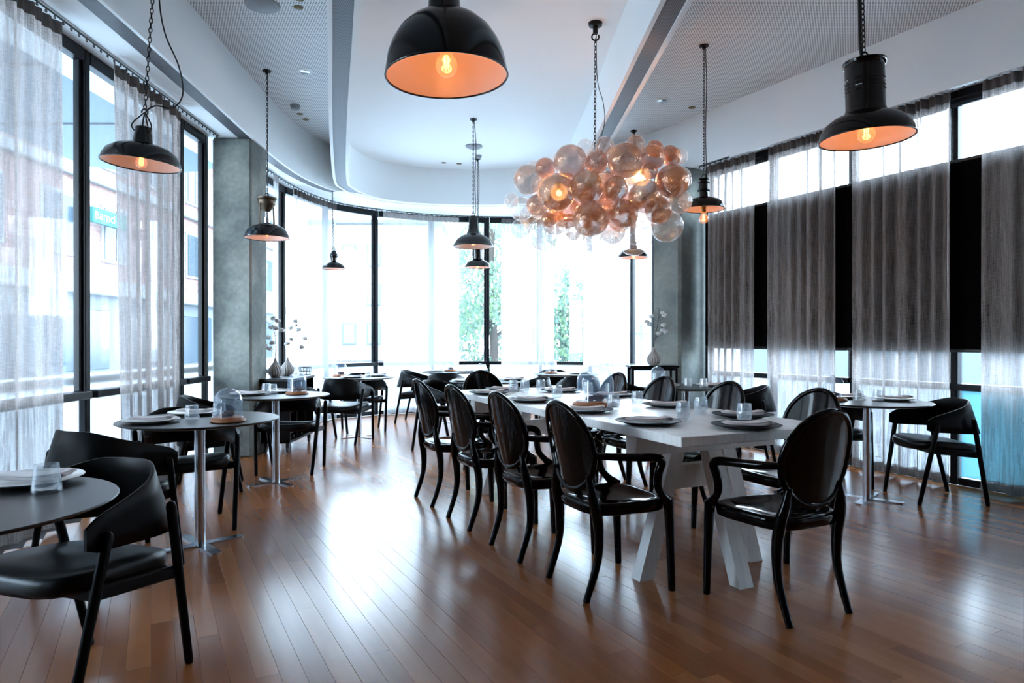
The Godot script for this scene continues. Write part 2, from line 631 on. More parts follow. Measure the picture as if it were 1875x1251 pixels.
func room() -> void:
	# floor: a dark bed whose boards are laid along the right-hand wall
	var outline := PackedVector2Array([Vector2(-2.95, -2.6), Vector2(left_x(2.0) + 0.1, 2.0), Vector2(left_x(7.0) + 0.1, 7.0), Vector2(-3.0, 9.2), Vector2(-2.73, 10.28), Vector2(-2.13, 10.9), Vector2(-1.3, 11.33), Vector2(-0.41, 11.5), Vector2(0.47, 11.47), Vector2(1.24, 11.16), Vector2(1.79, 10.47), Vector2(1.93, 9.5), Vector2(2.1, 8.6), Vector2(right_x(8.2) - 0.04, 8.2), Vector2(right_x(-2.6) - 0.04, -2.6)])
	var big := Geometry2D.offset_polygon(outline, 0.25)[0]
	var st := mk()
	prism(st, big, -0.25, -0.021)
	var fl := struct("floor", st, M.joint, "glossy brown timber strip floor running under all the tables", "floor")
	var dir := Vector2(-0.468, 0.8837)
	var across := Vector2(0.8837, 0.468)
	var w := 0.082
	var boards := []
	for row in range(-40, 130):
		var q := row * w
		# where this row crosses the outline
		var cuts := []
		for i in outline.size():
			var a := outline[i]
			var b := outline[(i + 1) % outline.size()]
			var qa := a.dot(across) - q
			var qb := b.dot(across) - q
			if qa * qb < 0.0:
				cuts.append(a.lerp(b, qa / (qa - qb)).dot(dir))
		cuts.sort()
		if cuts.size() < 2:
			continue
		var p: float = cuts[0] - rng.randf() * 1.2
		var end: float = cuts[cuts.size() - 1]
		while p < end:
			var ln: float = [0.9, 1.3, 1.7, 2.2][rng.randi() % 4]
			var a0 := maxf(p, cuts[0])
			var a1 := minf(p + ln, end)
			p += ln
			if a1 - a0 < 0.05:
				continue
			var c: Vector2 = across * (q + w / 2) + dir * (a0 + a1) / 2
			boards.append([c, a1 - a0, rng.randi() % 6, rng.randf_range(-0.0004, 0.0004)])
	var shown := []
	for i in boards.size():
		var c: Vector2 = boards[i][0]
		var px := absf(c.x / maxf(c.y, 0.1))
		var score := c.y if c.y > 1.9 and px < 0.95 else 100.0 + c.length()
		shown.append([score, i])
	shown.sort_custom(func(u, v): return u[0] < v[0] or (u[0] == v[0] and u[1] < v[1]))
	var turn := atan2(dir.x, -dir.y)
	var variants := []
	for v in 4:
		var b := mk()
		board_shape(b, w - 0.0005, 1.0, 0.23 * v)
		variants.append(mesh_of(b))
	for v in 4:
		var b := mk()
		board_shape(b, w - 0.0003, 1.0, 0.23 * v, Transform3D(), 0.0)
		variants.append(mesh_of(b))
	var rest := []
	for v in 6:
		rest.append(mk())
	for k in shown.size():
		var b = boards[shown[k][1]]
		var y: float = -0.0105 + (b[3] if k < 120 else b[3] * 0.15)
		if k < 300:
			var o := obj("floor_board", variants[k % 4 if k < 120 else 4 + k % 4], M["floor_%d" % b[2]], fl)
			o.position = P(b[0].x, b[0].y, y)
			o.rotation.y = turn
			o.scale.z = b[1] - 0.0015
		else:
			var xf := at(P(b[0].x, b[0].y, y), turn) * Transform3D(Basis.from_scale(Vector3(1, 1, b[1] - 0.0015)), Vector3.ZERO)
			board_shape(rest[b[2]], w - 0.0003, 1.0, rng.randf(), xf, 0.0)
	for v in 6:
		var o := obj("floor_boards", rest[v], M["floor_%d" % v], fl)
		o.set_meta("kind", "stuff")
	# shell behind and beside the camera
	st = mk()
	box(st, Vector3(12.5, 3.9, 0.2), at(P(2.2, -2.6, 1.95)))
	struct("wall_back", st, M.dark_paint, "plain plaster wall behind the viewer", "wall")
	# ceiling
	var roof := PackedVector2Array([Vector2(-3.6, -2.6), Vector2(-3.6, 9.4), Vector2(-2.6, 11.4), Vector2(-0.4, 12.2), Vector2(1.6, 11.8), Vector2(2.5, 10.2), Vector2(right_x(8.3) + 0.45, 8.3), Vector2(right_x(-2.6) + 0.5, -2.6)])
	st = mk()
	prism(st, roof, TOP, TOP + 0.2)
	struct("ceiling", st, M.perforated, "pale perforated acoustic ceiling above the dropped beams", "ceiling")
	var beam := smooth([Vector2(0.15, -2.6), Vector2(-0.07, 0.5), Vector2(-0.99, 4.1), Vector2(-1.62, 6.5), Vector2(-2.17, 8.75), Vector2(-2.22, 9.3), Vector2(-2.1, 9.78), Vector2(-1.82, 10.14), Vector2(-1.35, 10.38), Vector2(-0.56, 10.5), Vector2(0.2, 10.4), Vector2(0.62, 10.15), Vector2(0.82, 9.6), Vector2(0.86, 8.6), Vector2(0.92, 7.1), Vector2(0.98, 4.11), Vector2(1.05, 0.5), Vector2(1.1, -2.6)], 5)
	var left_fascia := smooth([Vector2(-2.33, -2.6), Vector2(-2.38, 0.5), Vector2(-2.46, 3.5), Vector2(-2.54, 5.24), Vector2(-2.65, 7.1), Vector2(-2.67, 8.2), Vector2(-2.6, 8.9), Vector2(-2.45, 9.4), Vector2(-2.27, 9.55)], 4)
	var right_fascia := [Vector2(0.82, 9.75), Vector2(1.0, 9.72), Vector2(1.3, 9.45), Vector2(1.75, 8.85), Vector2(2.05, 8.4), Vector2(2.5, 7.55), Vector2(right_x(4.0) - 0.14, 4.0), Vector2(right_x(-2.6) - 0.14, -2.6)]
	var ring := PackedVector2Array()
	for p in [Vector2(-3.5, -2.6), Vector2(-3.5, 9.3), Vector2(-2.55, 11.3), Vector2(-0.4, 12.1), Vector2(1.55, 11.7), Vector2(2.4, 10.1), Vector2(right_x(8.3) + 0.4, 8.3), Vector2(right_x(-2.6) + 0.4, -2.6)]:
		ring.append(p)
	for i in range(right_fascia.size() - 1, -1, -1):
		ring.append(right_fascia[i])
	for i in range(beam.size() - 1, -1, -1):
		var p: Vector2 = beam[i]
		if p.y > 9.62:
			ring.append(p)
	for i in range(left_fascia.size() - 1, -1, -1):
		ring.append(left_fascia[i])
	st = mk()
	prism(st, ring, SOFFIT, TOP)
	var soffit := struct("ceiling_soffit", st, M.plaster, "white dropped soffit running above the window curtains", "ceiling")
	st = mk()
	band(st, left_fascia.slice(0, left_fascia.size() - 3), -0.15, -0.02, SOFFIT - 0.006, SOFFIT + 0.002)
	obj("air_slot", st, M.grille, soffit)
	st = mk()
	band(st, left_fascia.slice(0, left_fascia.size() - 3), -0.02, 0.006, SOFFIT - 0.014, SOFFIT + 0.02)
	obj("slot_edge", st, M.plaster, soffit)
	st = mk()
	prism(st, PackedVector2Array([Vector2(2.42, 7.62), Vector2(right_x(-2.6) - 0.18, -2.6), Vector2(right_x(-2.6) - 0.13, -2.6), Vector2(2.47, 7.62)]), SOFFIT - 0.035, SOFFIT + 0.03)
	obj("pelmet_edge", st, M.plaster, soffit)
	# the beam that frames the coffer: plaster sides, a perforated strip let into its underside
	st = mk()
	band(st, beam, -0.115, 0.075, SOFFIT + 0.012, TOP)
	var bm := struct("ceiling_beam", st, M.plaster, "curved white dropped beam with a perforated strip underneath", "beam")
	st = mk()
	band(st, beam, -0.085, 0.045, SOFFIT + 0.004, SOFFIT + 0.013)
	obj("perforated_strip", st, M.grille, bm)
	for e in [[-0.118, -0.085], [0.045, 0.078]]:
		st = mk()
		band(st, beam, e[0], e[1], SOFFIT - 0.008, SOFFIT + 0.03)
		obj("beam_lip", st, M.plaster, bm)
	var cof := PackedVector2Array()
	for p in beam:
		cof.append(p)
	st = mk()
	prism(st, cof, COFFER, COFFER + 0.05)
	struct("ceiling_coffer", st, M.plaster, "smooth white ceiling panel inside the curved beam", "ceiling")
	# window walls
	st = mk()
	box(st, Vector3(0.2, 3.9, 3.75), at(P(left_x(0) - 0.14, -0.62, 1.95)))
	struct("wall_left", st, M.dark_paint, "dark painted wall beside the viewer on the street side", "wall")
	st = mk()
	box(st, Vector3(0.2, 3.9, 4.75), Transform3D(Basis(Vector3.UP, -0.487), P(right_x(-0.65) + 0.14, -0.65, 1.95)))
	struct("wall_right", st, M.dark_paint, "dark painted wall beside the viewer on the blind side", "wall")
	var ds := [1.2, 2.3, 3.5, 4.88, 6.38, 6.93]
	for i in ds.size() - 1:
		window_bay(i + 1, Vector2(left_x(ds[i]), ds[i]), Vector2(left_x(ds[i + 1]), ds[i + 1]), 0.05, i == 0, M.frosted, ["dark-framed window beside the viewer, behind linen", "dark-framed window behind the linen curtain at the picture edge", "dark-framed window with the street shop sign seen through it", "dark-framed window behind the second linen curtain", "narrow dark-framed window next to the tall concrete pillar"][i])
	var bay := bay_path()
	var names := ["window just past the concrete pillar, behind the cotton branches", "bay window behind the pleated sheer curtain by the cotton branches", "bay window left bare, with pale flats seen through it", "bay window behind the broad flat white curtain", "bay window behind the broad flat white curtain's other half", "bay window with green tree foliage outside", "bay window behind the sheer curtain next to the tree view", "bay window showing a blue-grey post outside", "bay window behind the sheer curtain next to the console table", "narrow bay window against the shaded pillar"]
	for i in bay.size() - 1:
		window_bay(i + 6, bay[i], bay[i + 1], 0.05, i == 0, M.frosted, names[i])
	var rs := [8.2, 7.34, 6.5, 5.68, 4.84, 4.0, 3.1, 1.6]
	for i in rs.size() - 1:
		window_bay(i + 16, Vector2(right_x(rs[i]), rs[i]), Vector2(right_x(rs[i + 1]), rs[i + 1]), 0.03, i == 0, M.frosted_cyan if i == 3 else M.frosted, "dark-framed window half covered by a black blind, bay %d" % (i + 1) if i != 3 else "dark-framed window with a cyan lower pane behind the far armchair")
	# pillars
	st = mk()
	box(st, Vector3(0.40, SOFFIT, 0.45), at(P(-2.863, 7.195, SOFFIT / 2)), 0.02)
	struct("wall_pillar", st, M.concrete, "square grey concrete pillar between the linen curtains and the bay", "pillar")
	var along := Vector3(-0.468, 0, -0.8837)
	var side := Vector3(0.8837, 0, -0.468)
	st = mk()
	var c := P(2.29, 8.24) - side * 0.165 + along * 0.26 + Vector3(0, SOFFIT / 2, 0)
	box(st, Vector3(0.56, SOFFIT, 0.50), Transform3D(Basis(side, Vector3.UP, -along), c + side * 0.105), 0.03)
	struct("wall_pillar_001", st, M.concrete, "shaded concrete pillar beside the black blinds and the console", "pillar")

func board_shape(st: SurfaceTool, w: float, l: float, shift: float, xf := Transform3D(), e := 0.0006) -> void:
	# a board with eased long edges; u across, v along the grain
	var h := 0.0105
	var prof := [Vector2(-w / 2, -h), Vector2(-w / 2, h - e), Vector2(-w / 2 + e, h), Vector2(w / 2 - e, h), Vector2(w / 2, h - e), Vector2(w / 2, -h)]
	st.set_smooth_group(-1)
	for i in prof.size() - 1:
		var a: Vector2 = prof[i]
		var b: Vector2 = prof[i + 1]
		if a.is_equal_approx(b):
			continue
		var q := [Vector3(a.x, a.y, -l / 2), Vector3(b.x, b.y, -l / 2), Vector3(b.x, b.y, l / 2), Vector3(a.x, a.y, l / 2)]
		var uv := []
		for k in 4:
			uv.append(Vector2((q[k].x / w + 0.5) * 0.45 + shift, q[k].z * 0.8 + shift * 1.7))
		for k in [0, 1, 2, 0, 2, 3]:
			vtx(st, xf * q[k], uv[k])

# ---------------------------------------------------------------- curtains and blinds
# path: points (x, d) along the rail; foot: how far the lower end is shifted along the rail at either end
func curtain(path: Array, folds: float, amp: float, seed_: int, label: String, group: String, y1 := 3.224, y0 := 0.03, foot := Vector2.ZERO) -> void:
	var total := 0.0
	var pts: Array = smooth(path, 8) if path.size() > 2 else path
	var sums := [0.0]
	for i in pts.size() - 1:
		total += pts[i].distance_to(pts[i + 1])
		sums.append(total)
	var r := RandomNumberGenerator.new()
	r.seed = seed_
	var ph := []
	for k in 6:
		ph.append(r.randf() * TAU)
	var n := int(folds * 14)
	var o := thing("curtain", label, "curtain", Vector3.ZERO, 0.0, group)
	var cloth_mat: Material = M.sheer if group.begins_with("white") else M.linen
	var spot := func(s: float) -> Array:
		s = clampf(s, 0.0, total)
		var i := 0
		while i < pts.size() - 2 and sums[i + 1] < s:
			i += 1
		var t: Vector2 = (pts[i + 1] - pts[i]).normalized()
		return [pts[i] + t * (s - sums[i]), t]
	var wave := func(u: float, v: float) -> float:
		var f := u * folds
		var top := exp(-v * 9.0)
		var slow := sin(f * TAU + ph[0] + 0.9 * sin(f * 1.7 + ph[1]) + 0.25 * v * sin(f * 0.9 + ph[2]))
		var fast := sin(f * TAU * 2.3 + ph[3] + 0.6 * sin(f * 2.1 + ph[4]))
		return amp * (slow * (0.8 - 0.5 * top) + fast * (0.22 + 0.35 * top)) * (0.75 + 0.35 * sin(f * 0.8 + ph[5]))
	var build := func(v0: float, v1: float, nv: int, push: float) -> SurfaceTool:
		var rows := []
		var uvs := []
		for i in nv + 1:
			var v := lerpf(v0, v1, float(i) / nv)
			var row := PackedVector3Array()
			var ur := PackedVector2Array()
			for j in n + 1:
				var u := float(j) / n
				var s := u * total + lerpf(foot.x, foot.y, u) * v
				var q = spot.call(s)
				var over := s - clampf(s, 0.0, total)
				var t: Vector2 = q[1]
				var at2: Vector2 = q[0] + t * over
				var y := lerpf(y1, y0, v)
				if v > 0.99:
					y += 0.008 * sin(u * folds * TAU * 0.7 + ph[2])
				at2 += Vector2(t.y, -t.x) * (wave.call(u, v) + push)
				row.append(P(at2.x, at2.y, y))
				ur.append(Vector2(u * total * 1.5 * 1.25, v * (y1 - y0) / 1.7))
			rows.append(row)
			uvs.append(ur)
		var st := mk()
		grid(st, rows, false, false, uvs)
		return st
	obj("cloth", build.call(0.0, 1.0, 16, 0.0), cloth_mat, o)
	obj("heading", build.call(0.0, 0.026, 2, 0.004), M.linen_thick if amp > 0.02 else M.linen, o)
	obj("hem", build.call(0.975, 1.0, 2, 0.004), cloth_mat, o)

func curtain_rail(path: Array, label: String) -> void:
	var pts := []
	for p in path:
		pts.append(P(p.x, p.y, 3.258))
	if pts.size() > 2:
		pts = smooth(pts, 6)
	var o := thing("curtain_rail", label, "curtain rail", Vector3.ZERO, 0.0)
	var st := mk()
	tube(st, pts, 0.007, 8)
	obj("rail", st, M.black_metal, o)
	st = mk()
	var left := 0.0
	for i in pts.size() - 1:
		var a: Vector3 = pts[i]
		var b: Vector3 = pts[i + 1]
		var l := a.distance_to(b)
		while left < l:
			var c := a.lerp(b, left / l)
			var t := (b - a).normalized()
			var ring := []
			for k in 6:
				ring.append(c + Vector3(0, -0.018, 0) + (Vector3.UP * sin(TAU * k / 6) + t * cos(TAU * k / 6)) * 0.0095)
			tube(st, ring, 0.0035, 4, false, true)
			left += 0.085
		left -= l
	var h := obj("hooks", st, M.black_metal, o)
	h.set_meta("kind", "stuff")

func blind(a: Vector2, b: Vector2, label: String) -> void:
	var along := P(b.x, b.y) - P(a.x, a.y)
	var len := along.length()
	var bs := Basis(along.normalized(), Vector3.UP, along.normalized().cross(Vector3.UP))
	var mid := P((a.x + b.x) / 2, (a.y + b.y) / 2)
	var o := thing("roller_blind", label, "blind", mid, 0.0, "black blinds on the window wall")
	o.basis = bs
	var st := mk()
	box(st, Vector3(len - 0.004, 2.665 - 1.12, 0.006), at(Vector3(0, (2.665 + 1.12) / 2, 0)))
	obj("fabric", st, M.black_fabric, o)
	st = mk()
	box(st, Vector3(len - 0.004, 0.03, 0.02), at(Vector3(0, 1.115, 0)), 0.006)
	obj("bottom_bar", st, M.black_metal, o)
	st = mk()
	box(st, Vector3(len - 0.004, 0.03, 0.022), at(Vector3(0, 2.67, 0)), 0.006)
	obj("top_bar", st, M.black_metal, o)
	st = mk()
	box(st, Vector3(len - 0.004, 0.07, 0.07), at(Vector3(0, 3.155, 0)), 0.02)
	obj("cassette", st, M.frame, o)
	for s in [-1, 1]:
		st = mk()
		tube(st, [Vector3(s * (len / 2 - 0.04), 3.13, 0), Vector3(s * (len / 2 - 0.04), 2.68, 0)], 0.0012, 5)
		obj("cord", st, M.black_metal, o)

func drapery() -> void:
	var lx := func(d: float, k := 0.13) -> Vector2: return Vector2(left_x(d) + k, d)
	var rx := func(d: float, k := 0.15) -> Vector2: return Vector2(right_x(d) - k * 1.13, d)
	curtain([lx.call(2.2), lx.call(4.37)], 11, 0.05, 3, "grey linen sheer curtain reaching the picture edge beside the closest armchair", "linen curtains along the street windows")
	curtain([lx.call(4.96), lx.call(6.05)], 6.5, 0.045, 8, "grey linen sheer curtain hanging alone behind the hanging lamp with a looped cable", "linen curtains along the street windows", 3.224, 0.03, Vector2(0.12, -0.05))
	curtain_rail([lx.call(-2.4), lx.call(6.9)], "thin black curtain rail with hooks over the street windows")
	var g := "white sheer curtains round the bay"
	curtain([Vector2(-2.9, 8.3), Vector2(-2.92, 8.55)], 2, 0.02, 11, "narrow sheer curtain strip against the concrete pillar edge behind the cotton branches", g)
	curtain([Vector2(-2.92, 9.08), Vector2(-2.84, 9.55), Vector2(-2.63, 10.2)], 7, 0.035, 12, "pleated white sheer curtain behind the small lamp over the bottle trolley", g)
	curtain([Vector2(-2.03, 10.78), Vector2(-1.55, 11.07), Vector2(-0.88, 11.32)], 7, 0.016, 13, "broad nearly flat white sheer curtain in the middle of the bay", g)
	curtain([Vector2(-0.18, 11.4), Vector2(0.25, 11.42), Vector2(0.7, 11.33)], 7, 0.028, 14, "white sheer curtain under the bubble chandelier, between tree view and post view", g)
	curtain([Vector2(1.15, 11.05), Vector2(1.5, 10.72), Vector2(1.77, 10.2)], 7, 0.028, 15, "white sheer curtain behind the console table with the vase", g)
	curtain_rail([Vector2(-2.93, 7.5), Vector2(-2.92, 9.1), Vector2(-2.63, 10.2), Vector2(-2.05, 10.78), Vector2(-1.24, 11.23), Vector2(-0.4, 11.41), Vector2(0.45, 11.38), Vector2(1.2, 11.05), Vector2(1.74, 10.4), Vector2(1.8, 9.4)], "thin curved curtain rail round the bay")
	var h := "dusky sheer curtains before the black blinds"
	curtain([rx.call(8.0), rx.call(7.36)], 6, 0.055, 16, "dusky sheer curtain next to the shaded concrete pillar", h)
	curtain([rx.call(7.2), rx.call(6.49)], 6, 0.06, 17, "dusky sheer curtain behind the glass dome on the round table by the blinds", h)
	curtain([rx.call(6.34), rx.call(5.55)], 6.5, 0.065, 18, "dusky sheer curtain behind the plate on the round table by the blinds", h)
	curtain([rx.call(5.35), rx.call(4.3)], 8, 0.06, 19, "dusky sheer curtain cut off by the picture edge beyond the lone armchair", h)
	curtain([rx.call(3.6), rx.call(1.0)], 12, 0.045, 20, "dusky sheer curtain beside the viewer on the blind side", h)
	curtain_rail([rx.call(8.1), rx.call(-2.4)], "thin black curtain rail with hooks over the black blinds")
	var bs := [8.16, 7.34, 6.5, 5.68, 4.84, 4.0, 3.1, 1.6]
	for i in bs.size() - 1:
		blind(Vector2(right_x(bs[i]) - 0.05, bs[i]), Vector2(right_x(bs[i + 1]) - 0.05, bs[i + 1]), ["black blind next to the shaded concrete pillar", "black blind seen between the first two dusky curtains from the pillar", "black blind seen between the second and third dusky curtains from the pillar", "black blind in the wide gap above the lone armchair", "black blind behind the curtain cut off by the picture edge", "black blind just outside the picture edge", "black blind beside the viewer"][i])

# ---------------------------------------------------------------- chairs (local: front is +z, floor at y = 0)
func make_shell_chair() -> Node3D:
	var o := Node3D.new()
	tag(o, "", "chair", "")
	# bent veneer band: both arms and the back in one
	var plan := []
	for i in 7:
		plan.append(Vector2(0.262, lerpf(0.20, -0.02, i / 6.0)))
	for i in range(1, 24):
		var a := PI * i / 24.0
		plan.append(Vector2(cos(a) * 0.262, -0.02 - pow(sin(a), 0.85) * 0.25))
	for i in 7:
		plan.append(Vector2(-0.262, lerpf(-0.02, 0.20, i / 6.0)))
	var n := plan.size()
	var rows := []
	for k in 2:
		rows.append([])
	var loops := []
	for i in n:
		var p: Vector2 = plan[i]
		var t: Vector2 = (plan[mini(i + 1, n - 1)] - plan[maxi(i - 1, 0)]).normalized()
		var nrm := Vector2(t.y, -t.x)         # outwards
		var back := smoothstep(0.20, -0.22, p.y)
		var tip := smoothstep(0.20, 0.13, p.y)
		var lin := clampf((0.20 - p.y) / 0.44, 0.0, 1.0)
		var top := lerpf(0.632, 0.757, lin) - 0.006 * (1.0 - tip)
		var low := lerpf(0.535, 0.515, lin)
		if i == 0 or i == n - 1:
			top -= 0.012
			low += 0.012
		var loop := PackedVector3Array()
		for q in [[low, 0.0], [low, 1.0], [lerpf(low, top, 0.33), 1.0], [lerpf(low, top, 0.66), 1.0], [top - 0.002, 1.0], [top, 0.8], [top, 0.2], [top - 0.002, 0.0], [lerpf(low, top, 0.66), 0.0], [lerpf(low, top, 0.33), 0.0]]:
			var lean: float = (q[0] - 0.55) * 0.28 * back
			var xz: Vector2 = p + nrm * (-0.0065 + 0.013 * q[1]) + nrm * lean
			loop.append(Vector3(xz.x, q[0], xz.y))
		loops.append(loop)
	var st := mk()
	grid(st, loops, true, true)
	for e in [0, n - 1]:
		st.set_smooth_group(-1)
		var inside := Vector3(plan[e].x, 0.6, -0.02)
		for j in range(1, 9):
			tri_out(st, loops[e][0], loops[e][j], loops[e][j + 1], inside)
	obj("backrest", st, M.black_wood, o)
	for sx in [-1.0, 1.0]:
		for sz in [-1.0, 1.0]:
			st = mk()
			var foot := Vector3(sx * 0.242, 0, sz * 0.245)
			var head := Vector3(sx * 0.284, 0.615 + 0.02 * -sz, sz * 0.125 + 0.01)
			var d := (head - foot).normalized()
			tube(st, [foot, foot + d * 0.012, head - d * 0.02, head - d * 0.007, head], [0.013, 0.0155, 0.0175, 0.014, 0.006], 14)
			obj("leg", st, M.black_wood, o)
	# side rails and seat
	st = mk()
	for sx in [-1.0, 1.0]:
		box(st, Vector3(0.024, 0.045, 0.36), Transform3D(Basis(Vector3.RIGHT, -0.095), Vector3(sx * 0.255, 0.385, 0.0)), 0.006)
	for z in [-0.16, 0.16]:
		box(st, Vector3(0.50, 0.04, 0.024), at(Vector3(0, 0.382 + z * 0.095, z)), 0.006)
	obj("seat_frame", st, M.black_wood, o)
	var pad := []
	for ring in [[0.40, 0.90], [0.402, 0.97], [0.418, 1.0], [0.44, 1.0], [0.456, 0.975], [0.463, 0.92], [0.460, 0.6], [0.456, 0.3], [0.455, 0.0]]:
		var row := PackedVector3Array()
		for j in 44:
			var a := TAU * j / 44
			var ca := cos(a)
			var sa := sin(a)
			var s: float = pow(pow(absf(ca), 3.6) + pow(absf(sa), 3.6), -1.0 / 3.6) * ring[1]
			var x := ca * s * (0.247 - 0.012 * smoothstep(0.3, -1, sa))
			var z := sa * s * 0.238 + 0.005
			var droop: float = 0.022 * pow(maxf(z / 0.24, 0.0), 3.0) - 0.012 * pow(absf(x) / 0.25, 2.0)
			row.append(Vector3(x, ring[0] - droop - (0.24 - z) * 0.095 + 0.008, z))
		pad.append(row)
	st = mk()
	grid(st, pad, true)
	obj("seat", st, M.black_leather, o)
	return o

func make_oval_chair() -> Node3D:
	var o := Node3D.new()
	tag(o, "", "chair", "")
	var st: SurfaceTool
	# oval back: leaning, hollow towards the sitter
	var cy := 0.695
	var rx := 0.198
	var ry := 0.207
	var place := func(x: float, y: float, off: float) -> Vector3:
		var z := -0.205 - (y - 0.48) * 0.20 + 0.045 * pow(x / rx, 2.0)
		return Vector3(x, y, z + off)
	var front := []
	var rear := []
	for k in 7:
		var r := k / 6.0 * 0.97
		var f := PackedVector3Array()
		var b := PackedVector3Array()
		for j in 40:
			var a := TAU * j / 40
			f.append(place.call(cos(a) * rx * r, cy + sin(a) * ry * r, 0.006))
			b.append(place.call(cos(a) * rx * r, cy + sin(a) * ry * r, -0.006))
		front.append(f)
		rear.append(b)
	st = mk()
	grid(st, front, true)
	grid(st, rear, true, true)
	obj("back_panel", st, M.black_gloss, o)
	st = mk()
	var rim := []
	for j in 48:
		var a := TAU * j / 48
		rim.append(place.call(cos(a) * rx, cy + sin(a) * ry, 0.0))
	tube(st, rim, 0.0155, 10, false, true)
	obj("back_frame", st, M.black_gloss, o)
	for s in [-1.0, 1.0]:
		# rear leg: from the oval down past the seat, sweeping backwards
		st = mk()
		var pts := smooth([place.call(s * 0.15, 0.575, -0.002), Vector3(s * 0.168, 0.50, -0.196), Vector3(s * 0.18, 0.43, -0.182), Vector3(s * 0.182, 0.32, -0.165), Vector3(s * 0.182, 0.18, -0.172), Vector3(s * 0.18, 0.0, -0.232)], 6)
		var rad := []
		for i in pts.size():
			var f := float(i) / (pts.size() - 1)
			rad.append(lerpf(0.017, 0.026, smoothstep(0.0, 0.4, f)) - 0.010 * smoothstep(0.45, 1.0, f))
		tube(st, pts, rad, 10)
		obj("leg", st, M.black_gloss, o)
		st = mk()
		pts = smooth([Vector3(s * 0.222, 0.44, 0.20), Vector3(s * 0.224, 0.40, 0.205), Vector3(s * 0.225, 0.2, 0.215), Vector3(s * 0.225, 0.0, 0.222)], 4)
		rad = []
		for i in pts.size():
			var f := float(i) / (pts.size() - 1)
			rad.append(lerpf(0.029, 0.017, f))
		tube(st, pts, rad, 10)
		obj("leg", st, M.black_gloss, o)
		# arm: forward from the oval, then down in a swan curve to the seat corner
		st = mk()
		pts = smooth([place.call(s * (rx - 0.004), 0.672, 0.0), Vector3(s * 0.228, 0.668, -0.13), Vector3(s * 0.262, 0.662, -0.02), Vector3(s * 0.272, 0.655, 0.085), Vector3(s * 0.268, 0.632, 0.128), Vector3(s * 0.256, 0.575, 0.118), Vector3(s * 0.244, 0.51, 0.125), Vector3(s * 0.232, 0.46, 0.165), Vector3(s * 0.224, 0.435, 0.195)], 5)
		rad = []
		for i in pts.size():
			var f := float(i) / (pts.size() - 1)
			rad.append(0.0155 + 0.005 * sin(f * PI) + 0.010 * smoothstep(0.8, 1.0, f))
		tube(st, pts, rad, 10)
		obj("arm", st, M.black_gloss, o)
	# seat: a deep moulded frame with a shallow round hollow
	st = mk()
	var seat := []
	for ring in [[0.385, 0.0, 0.93], [0.385, 0.93, 0.0], [0.392, 0.985, 0.0], [0.425, 1.0, 0.0], [0.437, 0.985, 0.0], [0.442, 0.95, 0.0], [0.442, 0.86, 0.0], [0.433, 0.80, 0.0], [0.430, 0.4, 0.0], [0.430, 0.0, 0.0]]:
		var row := PackedVector3Array()
		for j in 40:
			var a := TAU * j / 40
			var s: float = pow(pow(absf(cos(a)), 4.0) + pow(absf(sin(a)), 4.0), -0.25)
			if ring[1] < 0.85:
				s = lerpf(1.0, s, 0.25)
			var z: float = sin(a) * s * 0.215 * ring[1] + 0.012
			var x: float = cos(a) * s * ring[1] * lerpf(0.200, 0.243, (z + 0.2) / 0.43)
			row.append(Vector3(x, ring[0], z))
		seat.append(row)
	grid(st, seat, true)
	obj("seat", st, M.black_gloss, o)
	return o

